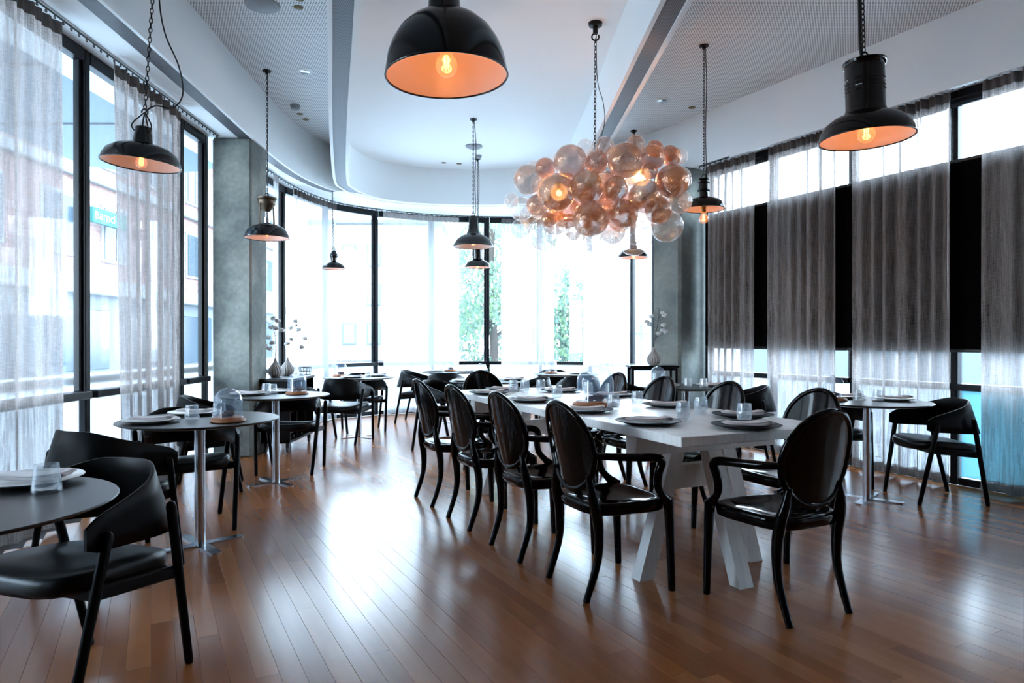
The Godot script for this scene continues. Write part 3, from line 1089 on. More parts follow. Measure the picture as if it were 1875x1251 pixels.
func chairs() -> void:
	var g := "black bent-veneer armchairs at the round tables"
	var proto := make_shell_chair()
	var list := [
		[-1.51, 2.385, -0.31, -0.95, "black veneer armchair closest to the viewer, at the table cut off by the edge"],
		[-2.09, 3.53, 0.42, 0.91, "black veneer armchair between the closest armchair and the dome table by the linen curtains"],
		[-2.09, 4.38, 0.55, -0.84, "black veneer armchair under the dome table by linen curtains, seat partly visible"],
		[-2.45, 5.52, 0.93, 0.36, "black veneer armchair by the linen curtain, only its rim showing over the dome table"],
		[-2.03, 6.28, 0.05, -1.0, "black veneer armchair pulled up in front of the bottle trolley"],
		[-1.97, 8.06, 0.22, 0.97, "black veneer armchair seen square from behind, alone before the bare bay window"],
		[-1.97, 9.05, 0.36, -0.93, "black veneer armchair on the window side of the table below the bare bay window"],
		[-1.40, 10.0, 0.95, -0.15, "blue-sheened veneer armchair in front of the broad white curtain, furthest along the bay"],
		[-0.90, 9.32, 0.05, 1.0, "black veneer armchair with its back to the room at the furthest bay table"],
		[-0.76, 7.54, 0.905, -0.426, "black veneer armchair just behind the last oval chair of the white table's aisle row"],
		[0.22, 8.1, -0.9, -0.35, "grey-sheened veneer armchair peeking over the white table behind the tumblers"],
		[0.86, 8.68, -0.1, 0.98, "black veneer armchair with its back to the white table, below the post window"],
		[0.62, 9.98, 0.1, -1.0, "black veneer armchair on the window side of the table by the post view"],
		[2.30, 6.72, -0.97, 0.2, "black veneer armchair by the console's round table, in front of the first dusky curtain"],
		[1.28, 7.22, 0.88, -0.45, "black veneer armchair on the console side of the round table near the shaded pillar"],
		[2.66, 5.74, 0.0, -1.0, "black veneer armchair behind the chrome post of the round table by the blinds"],
		[3.21, 5.19, -1.0, 0.03, "lone black veneer armchair facing the table by the blinds, before the cyan lower pane"],
	]
	for c in list:
		copy(proto, "veneer_armchair", c[4], P(c[0], c[1]), facing(c[2], c[3]), g)
	var oval := make_oval_chair()
	var h := "glossy black oval-backed armchairs round the white table"
	list = [
		[0.471, 3.386, 0.9, 0.43, "black oval-backed armchair, closest of four on the aisle side of the white table"],
		[0.165, 3.945, 0.89, 0.45, "black oval-backed armchair, second from the viewer on the white table's aisle side"],
		[-0.145, 4.56, 0.89, 0.45, "black oval-backed armchair, third from the viewer on the white table's aisle side"],
		[-0.45, 5.17, 0.89, 0.45, "black oval-backed armchair, furthest of four on the white table's aisle side"],
		[1.222, 3.133, -0.43, 0.9, "glossy black oval-backed armchair at the near head of the white table"],
		[-0.18, 6.20, 0.415, -0.91, "glossy black oval-backed armchair at the far head of the white table"],
	]
	for k in 4:
		var s: float = [0.56, 1.32, 2.06, 2.72][k]
		var p := table_spot(s, 1.19)
		list.append([p.x, -p.z, -0.91, -0.415, ["black oval-backed armchair on the white table's blind side, closest to its near head", "black oval-backed armchair on the white table's blind side, second from its near head", "black oval-backed armchair on the white table's blind side, third from its near head", "black oval-backed armchair on the white table's blind side, mostly hidden by the large dome"][k]])
	for c in list:
		copy(oval, "oval_armchair", c[4], P(c[0], c[1]), facing(c[2], c[3]), h)

# ---------------------------------------------------------------- tables
const TU := Vector2(-0.415, 0.91)     # along the white table, away from the viewer
const TV := Vector2(0.91, 0.415)      # across it
const TC := Vector2(0.736, 2.966)
const TL := 3.02
const TW := 0.97

func table_spot(s: float, t: float, y := 0.0) -> Vector3:
	var p := TC + TU * s + TV * t
	return P(p.x, p.y, y)

func white_table() -> void:
	var turn := facing(-TU.x, -TU.y)          # local +z towards the viewer's end, +x across
	var o := thing("trestle_table", "long white-painted timber trestle table laid for ten in the middle of the room", "table", table_spot(TL / 2, TW / 2), turn)
	var st := mk()
	box(st, Vector3(TW, 0.045, TL), at(Vector3(0, 0.78 - 0.0225, 0)), 0.003)
	obj("table_top", st, M.white_timber, o)
	for e in [1.0, -1.0]:
		var z: float = e * (TL / 2 - 0.43)
		st = mk()
		box(st, Vector3(0.90, 0.10, 0.095), at(Vector3(0, 0.685, z - e * 0.0)), 0.003)
		obj("beam", st, M.white_timber, o)
		for s in [-1.0, 1.0]:
			st = mk()
			leaning_bar(st, Vector3(s * 0.36, 0.0, z - e * 0.03), Vector3(s * 0.165, 0.635, z - e * 0.03), Vector3(0.043, 0, 0), Vector3(0, 0, 0.035))
			obj("leg", st, M.white_timber, o)
		st = mk()
		leaning_bar(st, Vector3(0.02, 0.0, z + e * 0.255), Vector3(0.02, 0.635, z + e * 0.03), Vector3(0.043, 0, 0), Vector3(0, 0, 0.036))
		obj("leg", st, M.white_timber, o)
		st = mk()
		st.set_smooth_group(-1)
		leaning_bar(st, Vector3(0, 0.44, z - e * 0.035), Vector3(0, 0.56, z - e * 0.035), Vector3(0.215, 0, 0), Vector3(0, 0, 0.03))
		obj("crossbar", st, M.white_timber, o)

func make_round_table() -> Node3D:
	var o := Node3D.new()
	tag(o, "", "table", "")
	var st := mk()
	lathes(st, [[[0.0, 0.716], [0.36, 0.716], [0.425, 0.727]], [[0.425, 0.727], [0.439, 0.733], [0.4405, 0.736], [0.438, 0.7395], [0.436, 0.74]], [[0.436, 0.74], [0.0, 0.74]]], 72)
	obj("table_top", st, M.black_top, o)
	st = mk()
	lathes(st, [[[0.0, 0.008], [0.03, 0.008], [0.03, 0.012]], [[0.03, 0.012], [0.03, 0.70]]], 24)
	obj("post", st, M.chrome, o)
	st = mk()
	lathes(st, [[[0.0, 0.70], [0.11, 0.70], [0.11, 0.716]], [[0.11, 0.716], [0.0, 0.716]]], 24)
	obj("mounting_plate", st, M.black_metal, o)
	for k in 4:
		var a := PI / 4 + k * PI / 2
		var outline := [Vector2(0.0, -0.032), Vector2(0.20, -0.032)]
		for i in range(1, 8):
			var b := -PI / 2 + PI * i / 8.0
			outline.append(Vector2(0.222 + cos(b) * 0.032, sin(b) * 0.032))
		outline.append(Vector2(0.20, 0.032))
		outline.append(Vector2(0.0, 0.032))
		var rot := []
		for p in outline:
			rot.append(p.rotated(a))
		st = mk()
		prism(st, PackedVector2Array(rot), 0.0, 0.010)
		obj("foot", st, M.chrome, o)
	return o

# ---------------------------------------------------------------- tableware
func make_plate(dark: bool, r: float) -> Node3D:
	var o := Node3D.new()
	tag(o, "", "plate", "")
	var st := mk()
	lathe(st, [[0.0, 0.0], [r * 0.55, 0.0], [r * 0.62, 0.003], [r * 0.97, 0.017], [r, 0.020], [r * 0.985, 0.0215], [r * 0.95, 0.020], [r * 0.62, 0.008], [r * 0.5, 0.006], [0.0, 0.006]], 48)
	obj("dish", st, M.plate_dark if dark else M.plate_white, o)
	return o

func make_napkin(seed_: int) -> Node3D:
	# a cloth folded to a long pad: three soft layers, one end turned back
	var o := Node3D.new()
	tag(o, "", "napkin", "")
	var r := RandomNumberGenerator.new()
	r.seed = seed_
	for layer in 3:
		var st := mk()
		var w := 0.225 - 0.012 * layer
		var dpt := 0.10 - 0.010 * layer
		var rows := []
		for ring in [[0.0, 0.94], [0.0006, 0.985], [0.0026, 1.0], [0.0046, 0.985], [0.0054, 0.94], [0.0056, 0.5], [0.0056, 0.0]]:
			var row := PackedVector3Array()
			for j in 36:
				var a := TAU * j / 36
				var s: float = pow(pow(absf(cos(a)), 7.0) + pow(absf(sin(a)), 7.0), -1.0 / 7.0) * ring[1]
				var x: float = cos(a) * s * w / 2
				var z: float = sin(a) * s * dpt / 2
				row.append(Vector3(x + 0.006 * layer, ring[0] + 0.0052 * layer + 0.003 * sin(x * 21 + seed_ + layer) + 0.006 * pow(x / 0.11, 2.0), z))
			rows.append(row)
		grid(st, rows, true)
		obj("fold", st, M.napkin, o)
	var st := mk()
	var rows := []
	for i in 6:
		var a := -PI / 2 + PI * i / 5.0
		var row := PackedVector3Array()
		for z in [-0.046, -0.02, 0.02, 0.046]:
			row.append(Vector3(0.084 + cos(a) * 0.036, 0.0135 + sin(a) * 0.0085, z))
		rows.append(row)
	grid(st, rows)
	obj("turned_end", st, M.napkin_fold, o)
	return o

func make_tumbler(cut: bool) -> Node3D:
	var o := Node3D.new()
	tag(o, "", "glass", "")
	var h := 0.098 if cut else 0.088
	var prof := []
	if cut:
		prof = [[0.0, 0.0], [0.026, 0.0], [0.031, 0.006], [0.038, 0.03], [0.0395, 0.05], [0.036, 0.078], [0.033, h]]
	else:
		prof = [[0.0, 0.0], [0.036, 0.0], [0.040, 0.006], [0.0405, 0.02], [0.036, 0.055], [0.0325, h]]
	var fine := []
	for i in prof.size() - 1:
		for k in 4:
			fine.append([lerpf(prof[i][0], prof[i + 1][0], k / 4.0), lerpf(prof[i][1], prof[i + 1][1], k / 4.0)])
	fine.append(prof[prof.size() - 1])
	var rows := []
	for i in fine.size():
		var row := PackedVector3Array()
		for j in 48:
			var a := TAU * j / 48
			var r: float = fine[i][0]
			if cut and i > 3:
				var y: float = fine[i][1]
				var d1 := absf(fposmod(a * 6 / TAU + y * 24.0, 1.0) - 0.5)
				var d2 := absf(fposmod(a * 6 / TAU - y * 24.0, 1.0) - 0.5)
				r += 0.0062 * (minf(d1, d2) * 2.0 - 0.4) * smoothstep(h, h * 0.75, y)
			row.append(Vector3(cos(a) * r, fine[i][1], sin(a) * r))
		rows.append(row)
	var st := mk()
	if cut:
		# diamond facets: rings of points, every other ring turned by half a step
		st.set_smooth_group(-1)
		var rings := [[0.0275, 0.0], [0.0315, 0.008], [0.0375, 0.026], [0.0395, 0.044], [0.0385, 0.062], [0.036, 0.078]]
		var pts := []
		for i in rings.size():
			var row := PackedVector3Array()
			for j in 9:
				var a := TAU * (j + 0.5 * (i % 2)) / 9
				row.append(Vector3(cos(a) * rings[i][0], rings[i][1], sin(a) * rings[i][0]))
			pts.append(row)
		for i in rings.size() - 1:
			for j in 9:
				var k := (j + 1) % 9
				if i % 2 == 0:
					tri_out(st, pts[i][j], pts[i][k], pts[i + 1][j], Vector3(0, rings[i][1], 0))
					tri_out(st, pts[i][k], pts[i + 1][k], pts[i + 1][j], Vector3(0, rings[i][1], 0))
				else:
					tri_out(st, pts[i][j], pts[i][k], pts[i + 1][k], Vector3(0, rings[i][1], 0))
					tri_out(st, pts[i][j], pts[i + 1][k], pts[i + 1][j], Vector3(0, rings[i][1], 0))
		lathe(st, [[0.0355, 0.077], [0.034, 0.088], [0.033, h]], 48)
		lathe(st, [[0.0, 0.0], [0.0275, 0.0]], 18)
	else:
		grid(st, rows, true)
	var inner := []
	for i in range(fine.size() - 1, 3, -1):
		inner.append([maxf(fine[i][0] - 0.0028, 0.004), maxf(fine[i][1], 0.014)])
	inner.append([0.0, 0.012])
	lathe(st, [[fine[fine.size() - 1][0], h], [inner[0][0], h + 0.0004]], 48)
	lathe(st, inner, 48)
	obj("bowl", st, M.cut_glass if cut else M.tumbler, o)
	return o

func make_cloche(r: float, h: float, name_bread := true) -> Node3D:
	var o := Node3D.new()
	tag(o, "", "cloche", "")
	var b := r * 1.24
	var st := mk()
	lathes(st, [[[0.0, 0.0], [b * 0.93, 0.0], [b, 0.004], [b, 0.012], [b * 0.96, 0.017], [b * 0.88, 0.018]], [[b * 0.88, 0.018], [b * 0.86, 0.026], [b * 0.8, 0.028], [0.0, 0.028]]], 48)
	obj("wooden_base", st, M.oak, o)
	st = mk()
	var prof := [[r * 1.02, 0.020], [r, 0.028], [r, h - r]]
	for i in range(1, 11):
		var a := PI / 2 * i / 10.0
		prof.append([maxf(cos(a) * r, 0.0005), h - r + sin(a) * r])
	lathe(st, prof, 48)
	obj("glass_dome", st, M.dome_glass, o)
	return o

func make_bread(s: float) -> Node3D:
	var o := Node3D.new()
	tag(o, "", "bread", "")
	var n := noise_of(2.2, 77, 3)
	for k in 4:
		var st := mk()
		var c := Vector3(cos(k * 1.9) * 0.028, 0.014 + 0.010 * (k % 2), sin(k * 1.9) * 0.026) * s
		var rows := []
		for i in 9:
			var row := PackedVector3Array()
			for j in 14:
				var a := PI * i / 8.0
				var b := TAU * j / 14
				var q := Vector3(sin(a) * cos(b), -cos(a), sin(a) * sin(b))
				var rad := 1.0 + 0.35 * n.get_noise_3d(q.x * 0.6 + k * 5, q.y * 0.6, q.z * 0.6)
				row.append(c + Vector3(q.x * 0.034, q.y * 0.0145, q.z * 0.022) * rad * s)
			rows.append(row)
		grid(st, rows, true)
		obj("bread_piece", st, M.bread if k != 2 else M.bread_light, o)
	return o

func tables() -> void:
	white_table()
	var proto := make_round_table()
	var g := "round black pedestal tables"
	var T := {
		"edge": [-1.60, 1.90, "round black table cut off by the picture edge next to the closest armchair", 0.3],
		"linen": [-1.83, 4.0, "round black table with a glass dome before the lone linen curtain", 0.0],
		"trolley": [-1.993, 5.76, "round black table with a glass dome in front of the bottle trolley", 0.05],
		"bare": [-1.90, 8.48, "round black table below the bare bay window", 0.0],
		"furthest": [-0.87, 9.92, "round black table below the broad white bay curtain", 0.0],
		"head": [-0.27, 7.72, "round black table just beyond the far head of the white table", 0.2],
		"post": [0.74, 9.3, "round black table with a dome below the window showing the post", 0.0],
		"console": [1.735, 6.8, "round black table near the console and the shaded pillar", 0.1],
		"blinds": [2.684, 5.158, "round black table with a dome in front of the dusky curtains", 0.08],
	}
	for k in T:
		copy(proto, "pedestal_table", T[k][2], P(T[k][0], T[k][1]), T[k][3], g)
	# plates with folded napkins
	var white := make_plate(false, 0.152)
	var dark := make_plate(true, 0.165)
	var nap := make_napkin(3)
	var spots := [
		[-1.56, 2.21, false, 0.2, "on the table cut off by the picture edge"],
		[-2.03, 3.83, false, 0.25, "next to the linen curtain at the dome table"],
		[-1.97, 4.23, false, -0.1, "behind the tumbler at the linen-side dome table"],
		[-2.21, 5.73, false, 0.0, "at the pillar end of the trolley-side table"],
		[-2.01, 6.03, false, 0.15, "beside the dome in front of the bottle trolley"],
		[-1.93, 8.29, false, 0.0, "over the back of the armchair below the bare bay window"],
		[-1.72, 8.66, false, 0.3, "at the curtain side of the table below the bare bay window"],
		[-1.12, 9.85, false, 0.1, "beside the bread at the furthest bay table"],
		[-0.66, 9.8, false, 0.1, "at the tree side of the furthest bay table"],
		[-0.52, 7.62, false, 0.1, "past the white table's far head, nearer the aisle"],
		[0.02, 7.82, false, -0.1, "past the white table's far head, nearer the grey-sheened armchair"],
		[0.92, 9.25, false, 0.0, "on the table below the post view"],
		[1.50, 6.72, false, 0.0, "beside the small dome near the console"],
		[2.0, 6.86, false, 0.1, "on the table near the console, by the first dusky curtain"],
		[2.93, 5.23, false, 0.0, "facing the lone armchair by the blinds"],
		[2.66, 5.44, false, 0.1, "beside the small glass dome by the blinds"],
		[0.685, 3.434, true, 0.05, "closest on the aisle side of the white table"],
		[0.43, 4.0, true, 0.0, "second on the aisle side of the white table"],
		[0.127, 4.677, true, 0.05, "third on the aisle side of the white table"],
		[-0.173, 5.318, true, 0.1, "last on the aisle side of the white table"],
		[-0.06, 5.70, true, 0.2, "at the far head of the white table"],
		[1.123, 3.274, true, 0.12, "at the near head of the white table"],
		[1.264, 3.74, true, -0.05, "behind the near head plate of the white table"],
		[0.99, 4.31, true, 0.0, "second on the blind side of the white table"],
		[0.744, 5.1, true, 0.0, "behind the large dome on the white table"],
		[0.40, 5.55, true, 0.0, "last on the blind side of the white table"],
	]
	for s in spots:
		var y: float = 0.78 if s[2] else 0.74
		copy(dark if s[2] else white, "charger_plate" if s[2] else "dinner_plate", ("dark slate-blue charger plate " if s[2] else "white dinner plate ") + s[4], P(s[0], s[1], y), 0.0, "charger plates on the white table" if s[2] else "white plates on the round tables")
		copy(nap, "napkin", "folded pale napkin " + s[4], P(s[0], s[1], y + 0.0165), s[3], "folded napkins on the plates")
	var plain := make_tumbler(false)
	for s in [
		[-1.412, 2.07, "plain glass tumbler on the table cut off by the picture edge"],
		[-1.843, 3.93, "plain glass tumbler in the middle of the dome table before the linen curtains"],
		[-1.755, 4.09, "plain glass tumbler half behind the dome before the linen curtains"],
		[-2.115, 5.87, "plain glass tumbler on the trolley-side table, next to its dark edge"],
		[-2.035, 5.80, "plain glass tumbler next to the dome of the trolley-side table"],
		[-1.78, 8.45, "plain glass tumbler below the bare bay window"],
		[-0.70, 10.04, "plain glass tumbler on the furthest bay table"],
		[-0.16, 7.6, "plain glass tumbler beyond the far head of the white table"],
		[0.80, 9.4, "plain glass tumbler on the table below the post view"],
		[1.72, 6.68, "plain glass tumbler near the console, closer to the dome"],
		[1.86, 6.62, "plain glass tumbler near the console, closer to the dusky curtain"],
		[2.75, 5.13, "plain glass tumbler in front of the plate by the blinds"],
		[2.60, 5.12, "plain glass tumbler beside the small dome by the blinds"]]:
		copy(plain, "tumbler", s[2], P(s[0], s[1], 0.74), 0.0, "plain tumblers on the round tables")
	var facet := make_tumbler(true)
	for s in [
		[0.606, 4.07, "cut-glass tumbler in front of the large dome"],
		[0.793, 4.318, "cut-glass tumbler on the blind side of the large dome"],
		[0.894, 3.565, "cut-glass tumbler touching the closest aisle-side charger plate"],
		[1.073, 3.875, "cut-glass tumbler in the middle of the white table's near half"],
		[1.192, 3.50, "cut-glass tumbler between the two charger plates at the near head"],
		[0.32, 4.853, "cut-glass tumbler beyond the third aisle-side charger plate"],
		[0.234, 5.55, "cut-glass tumbler standing alone toward the far end of the white table"],
		[0.010, 5.50, "cut-glass tumbler of the far pair, nearer the far head plate"],
		[0.105, 5.52, "cut-glass tumbler of the far pair, nearer the large dome"],
		[0.58, 5.2, "cut-glass tumbler seen through the large dome"]]:
		copy(facet, "cut_tumbler", s[2], P(s[0], s[1], 0.78), 0.0, "cut-glass tumblers on the white table")
	var big := make_cloche(0.119, 0.262)
	copy(big, "large_cloche", "large glass dome on a wooden board in the middle of the white table", P(0.539, 4.424, 0.78), 0.0, "")
	var small := make_cloche(0.077, 0.19)
	var bread := make_bread(0.85)
	copy(bread, "bread", "dark bread pieces under the large dome on the white table", P(0.539, 4.424, 0.8075), 0.4, "bread under the domes")
	bread.scale = Vector3.ONE * 1.3
	for s in [
		[-1.61, 3.87, "before the lone linen curtain"],
		[-1.83, 5.81, "in front of the bottle trolley"],
		[-2.16, 8.6, "below the bare bay window"],
		[-0.90, 10.0, "below the broad white bay curtain"],
		[-0.36, 7.86, "beyond the far head of the white table"],
		[0.54, 9.35, "below the post view"],
		[1.49, 6.98, "near the console"],
		[2.46, 5.22, "by the blinds"]]:
		copy(small, "cloche", "small glass dome on a wooden board " + s[2], P(s[0], s[1], 0.74), 0.0, "small glass domes on the round tables")
		var b := copy(bread, "bread", "dark bread pieces under the small dome " + s[2], P(s[0], s[1], 0.7675), s[0] * 3.0, "bread under the domes")
		b.scale = Vector3.ONE

# ---------------------------------------------------------------- lamps
func chain_shape(st: SurfaceTool, a: Vector3, b: Vector3, pitch := 0.026) -> void:
	var n := int(a.distance_to(b) / pitch)
	var d := (b - a).normalized()
	var s := d.cross(Vector3(0.3, 0.1, 1)).normalized()
	var q := d.cross(s)
	for i in n:
		var c := a.lerp(b, (i + 0.5) / n)
		var w := s if i % 2 == 0 else q
		var ring := []
		for k in 8:
			var t := TAU * k / 8
			ring.append(c + w * cos(t) * pitch * 0.32 + d * sin(t) * pitch * 0.66)
		tube(st, ring, pitch * 0.10, 5, false, true)

# outer: profile (r, y) from the rim (y = 0) upwards; the inside is the same skin set in by the thickness of the steel
func pendant(called: String, label: String, rim: Vector3, outer: Array, cut: int, extras: Callable, ceiling: float, bulb_y: float, energy: float, chain_top_x := 0.0, big := false, chain_from := -1.0) -> Node3D:
	var o := thing(called, label, "pendant lamp", rim, 0.0, "black industrial pendant lamps")
	var st := mk()
	lathe(st, outer.slice(0, cut + 1), 56)
	obj("shade", st, M.enamel, o)
	st = mk()
	lathe(st, outer.slice(cut, outer.size()), 40)
	obj("neck", st, M.enamel, o)
	st = mk()
	var inner := [[0.0, outer[cut][1] - 0.006]]
	for i in range(cut, -1, -1):
		inner.append([maxf(outer[i][0] - 0.005, 0.003), outer[i][1] - (0.005 if i > 0 else -0.002)])
	lathe(st, inner, 56)
	obj("enamel_lining", st, M.enamel_inside, o)
	st = mk()
	var ring := []
	for k in 56:
		ring.append(Vector3(cos(TAU * k / 56), 0, sin(TAU * k / 56)) * (outer[0][0] - 0.001))
	tube(st, ring, 0.0038, 6, false, true)
	obj("rim", st, M.enamel, o)
	var top: float = outer[outer.size() - 1][1]
	# socket and bulb
	st = mk()
	lathe(st, [[0.0, bulb_y + 0.045], [0.018, bulb_y + 0.045], [0.019, bulb_y + 0.09], [0.024, bulb_y + 0.10], [0.024, maxf(outer[cut][1], bulb_y + 0.11)]], 16)
	obj("socket", st, M.brass, o)
	var R := 0.042 if big else 0.031
	st = mk()
	var prof := []
	for i in 10:
		var a := -PI / 2 + PI * 0.78 * i / 9.0
		prof.append([maxf(cos(a) * R, 0.0004), bulb_y - R * 0.35 + sin(a) * R])
	prof.append([0.018, bulb_y + 0.047])
	lathe(st, prof, 20)
	var bulb := obj("bulb", st, M.bulb_glass, o)
	st = mk()
	for k in 7:
		var a := TAU * k / 7
		var p := Vector3(cos(a), 0, sin(a)) * 0.010
		tube(st, [p * 0.7 + Vector3(0, bulb_y + 0.022, 0), p + Vector3(0, bulb_y, 0), p * 0.8 + Vector3(0, bulb_y - 0.026, 0)], 0.0016, 5)
	obj("filament", st, M.filament, bulb)
	var l := OmniLight3D.new()
	l.name = "lamp_light"
	l.light_color = Color(1.0, 0.64, 0.41)
	l.light_energy = energy * 0.085
	l.omni_range = 15
	l.omni_attenuation = 2.0
	l.light_size = 0.02
	l.shadow_enabled = true
	l.position = Vector3(0, bulb_y, 0)
	o.add_child(l)
	extras.call(o, top)
	# hook, chain, flex and ceiling rose
	var hook := chain_from if chain_from > 0.0 else top
	var up := ceiling - rim.y
	st = mk()
	var hk := []
	for k in 9:
		var a := TAU * k / 10.0 - PI / 2
		hk.append(Vector3(cos(a) * 0.018, hook + 0.016 + sin(a) * 0.018, 0))
	tube(st, hk, 0.004, 6)
	obj("hook", st, M.iron, o)
	st = mk()
	chain_shape(st, Vector3(0, hook + 0.03, 0), Vector3(chain_top_x, up - 0.03, 0))
	obj("chain", st, M.iron, o)
	st = mk()
	lathe(st, [[0.0, up - 0.035], [0.014, up - 0.035], [0.016, up - 0.012], [0.042, up - 0.010], [0.042, up]], 20, Vector3(chain_top_x, 0, 0))
	obj("ceiling_rose", st, M.iron, o)
	return o

func flex(o: Node3D, pts: Array, r := 0.0042) -> void:
	var st := mk()
	tube(st, smooth(pts, 8), r, 7)
	obj("cable", st, M.rubber, o)

func straight_flex(o: Node3D, top: float, up: float, away := 0.018) -> void:
	flex(o, [Vector3(0.006, top - 0.01, 0.01), Vector3(away, top + 0.08, 0.01), Vector3(away * 0.6, lerpf(top, up, 0.35), 0.012), Vector3(away * 1.1, lerpf(top, up, 0.7), 0.01), Vector3(0.01, up - 0.02, 0.01)])

func lamps() -> void:
	# the dome in the middle, on a rod that leaves the frame
	var dome := [[0.225, 0.0], [0.224, 0.012], [0.221, 0.03], [0.213, 0.075], [0.196, 0.12], [0.168, 0.165], [0.13, 0.2], [0.09, 0.224], [0.064, 0.236], [0.060, 0.245], [0.057, 0.29], [0.052, 0.34], [0.047, 0.37], [0.02, 0.38], [0.0, 0.38]]
	var o := pendant("pendant_lamp", "big black dome pendant with a copper-glowing inside, at the top of the picture", P(-0.24, 2.52, 2.175), dome, 8, func(q: Node3D, top: float) -> void: straight_flex(q, top, COFFER - 2.175), COFFER, 0.055, 0.30, 0.0, true)
	o.rotation.z = 0.035
	# lamp with the looped cable
	var rlm := [[0.20, 0.0], [0.199, 0.008], [0.193, 0.03], [0.175, 0.062], [0.14, 0.088], [0.09, 0.104], [0.056, 0.112], [0.050, 0.12], [0.045, 0.165], [0.041, 0.172], [0.041, 0.20], [0.03, 0.206], [0.0, 0.206]]
	o = pendant("pendant_lamp", "shallow black pendant with a cable loop beside its chain, before the linen curtain", P(-2.03, 3.74, 2.165), rlm, 6, func(q: Node3D, top: float) -> void:
		flex(q, [Vector3(0.0, top - 0.02, 0.012), Vector3(0.008, top + 0.07, 0.012), Vector3(0.06, top + 0.115, 0.01), Vector3(0.15, top + 0.115, 0), Vector3(0.20, top + 0.19, 0), Vector3(0.17, top + 0.34, 0), Vector3(0.08, top + 0.52, 0), Vector3(0.035, top + 0.72, 0), Vector3(0.03, top + 1.0, 0), Vector3(0.02, TOP - 2.165 - 0.02, 0)])
		for a in 3:
			var st := mk()
			var d := Vector3(cos(TAU * a / 3 + 0.4), 0, sin(TAU * a / 3 + 0.4))
			tube(st, smooth([d * 0.044 + Vector3(0, 0.175, 0), d * 0.058 + Vector3(0, 0.195, 0), d * 0.05 + Vector3(0, 0.222, 0), Vector3(0, 0.285, 0)], 4), 0.004, 6)
			obj("clamp", st, M.iron, q)
	, TOP, 0.02, 0.10, 0.0, false, 0.27)
	o.rotation.z = -0.07
	# bronze-necked lamp with a wire cage
	var caged := [[0.215, 0.0], [0.214, 0.008], [0.207, 0.035], [0.188, 0.075], [0.15, 0.108], [0.10, 0.128], [0.05, 0.135], [0.04, 0.14], [0.035, 0.15], [0.0, 0.152]]
	pendant("pendant_lamp", "black pendant with a bronze bell neck on wire struts, before the concrete pillar", P(-2.425, 6.76, 2.21), caged, 6, func(q: Node3D, _top: float) -> void:
		var st := mk()
		lathe(st, [[0.0, 0.26], [0.03, 0.26], [0.05, 0.29], [0.078, 0.325], [0.085, 0.36], [0.082, 0.375], [0.094, 0.385], [0.094, 0.40], [0.03, 0.41], [0.0, 0.41]], 28)
		obj("bronze_bell", st, M.bronze, q)
		st = mk()
		lathe(st, [[0.0, 0.14], [0.026, 0.14], [0.026, 0.20], [0.016, 0.205], [0.016, 0.262]], 16)
		obj("stem", st, M.chrome, q)
		for a in 4:
			st = mk()
			var d := Vector3(cos(TAU * a / 4 + 0.5), 0, sin(TAU * a / 4 + 0.5))
			tube(st, [d * 0.088 + Vector3(0, 0.13, 0), d * 0.092 + Vector3(0, 0.16, 0), d * 0.08 + Vector3(0, 0.34, 0)], 0.0055, 6)
			obj("strut", st, M.bronze, q)
		straight_flex(q, 0.41, TOP - 2.21, 0.012)
	, TOP, 0.05, 0.22, 0.0, false, 0.41)
	var small := [[0.158, 0.0], [0.157, 0.007], [0.15, 0.03], [0.125, 0.062], [0.08, 0.085], [0.048, 0.096], [0.042, 0.102], [0.044, 0.15], [0.052, 0.155], [0.058, 0.175], [0.05, 0.20], [0.04, 0.215], [0.028, 0.245], [0.0, 0.25]]
	pendant("pendant_lamp", "small black pendant hanging before the bare bay window", P(-2.45, 9.39, 2.18), small, 5, func(q: Node3D, top: float) -> void: straight_flex(q, top, TOP - 2.18, -0.02), TOP - 0.02, 0.06, 0.12, -0.03)
	var stepped := [[0.243, 0.0], [0.244, 0.006], [0.235, 0.016], [0.222, 0.04], [0.2, 0.075], [0.165, 0.108], [0.115, 0.135], [0.085, 0.15], [0.08, 0.16], [0.066, 0.185], [0.058, 0.22], [0.052, 0.32], [0.045, 0.345], [0.035, 0.36], [0.0, 0.362]]
	pendant("pendant_lamp", "wide black pendant with a tall tapering neck, in front of the tree window", P(-0.455, 8.04, 2.30), stepped, 8, func(q: Node3D, top: float) -> void: straight_flex(q, top, COFFER - 2.30, 0.03), COFFER, 0.05, 0.12)
	var lou := [[0.19, 0.0], [0.189, 0.008], [0.18, 0.035], [0.155, 0.07], [0.115, 0.095], [0.078, 0.11], [0.075, 0.12], [0.075, 0.25], [0.082, 0.255], [0.082, 0.27], [0.05, 0.28], [0.0, 0.282]]
	pendant("pendant_lamp", "small black pendant with a drum neck, further of the two before the tree window", P(-0.495, 9.8, 2.24), lou, 6, func(q: Node3D, top: float) -> void: straight_flex(q, top, COFFER - 2.24, 0.02), COFFER, 0.03, 0.2)
	var ribbed := [[0.185, 0.0], [0.184, 0.006], [0.18, 0.03], [0.165, 0.06], [0.13, 0.085], [0.08, 0.10], [0.045, 0.108], [0.04, 0.115], [0.04, 0.16], [0.058, 0.165], [0.058, 0.172], [0.044, 0.178], [0.045, 0.23], [0.056, 0.235], [0.056, 0.242], [0.04, 0.248], [0.04, 0.26], [0.05, 0.265], [0.05, 0.275], [0.0, 0.28]]
	pendant("pendant_lamp", "black pendant with a ribbed neck and low hanging bulb, beside the bubble chandelier", P(1.735, 6.18, 2.385), ribbed, 6, func(q: Node3D, top: float) -> void: straight_flex(q, top, TOP - 2.385, 0.02), TOP, -0.075, 0.3, 0.0, true)
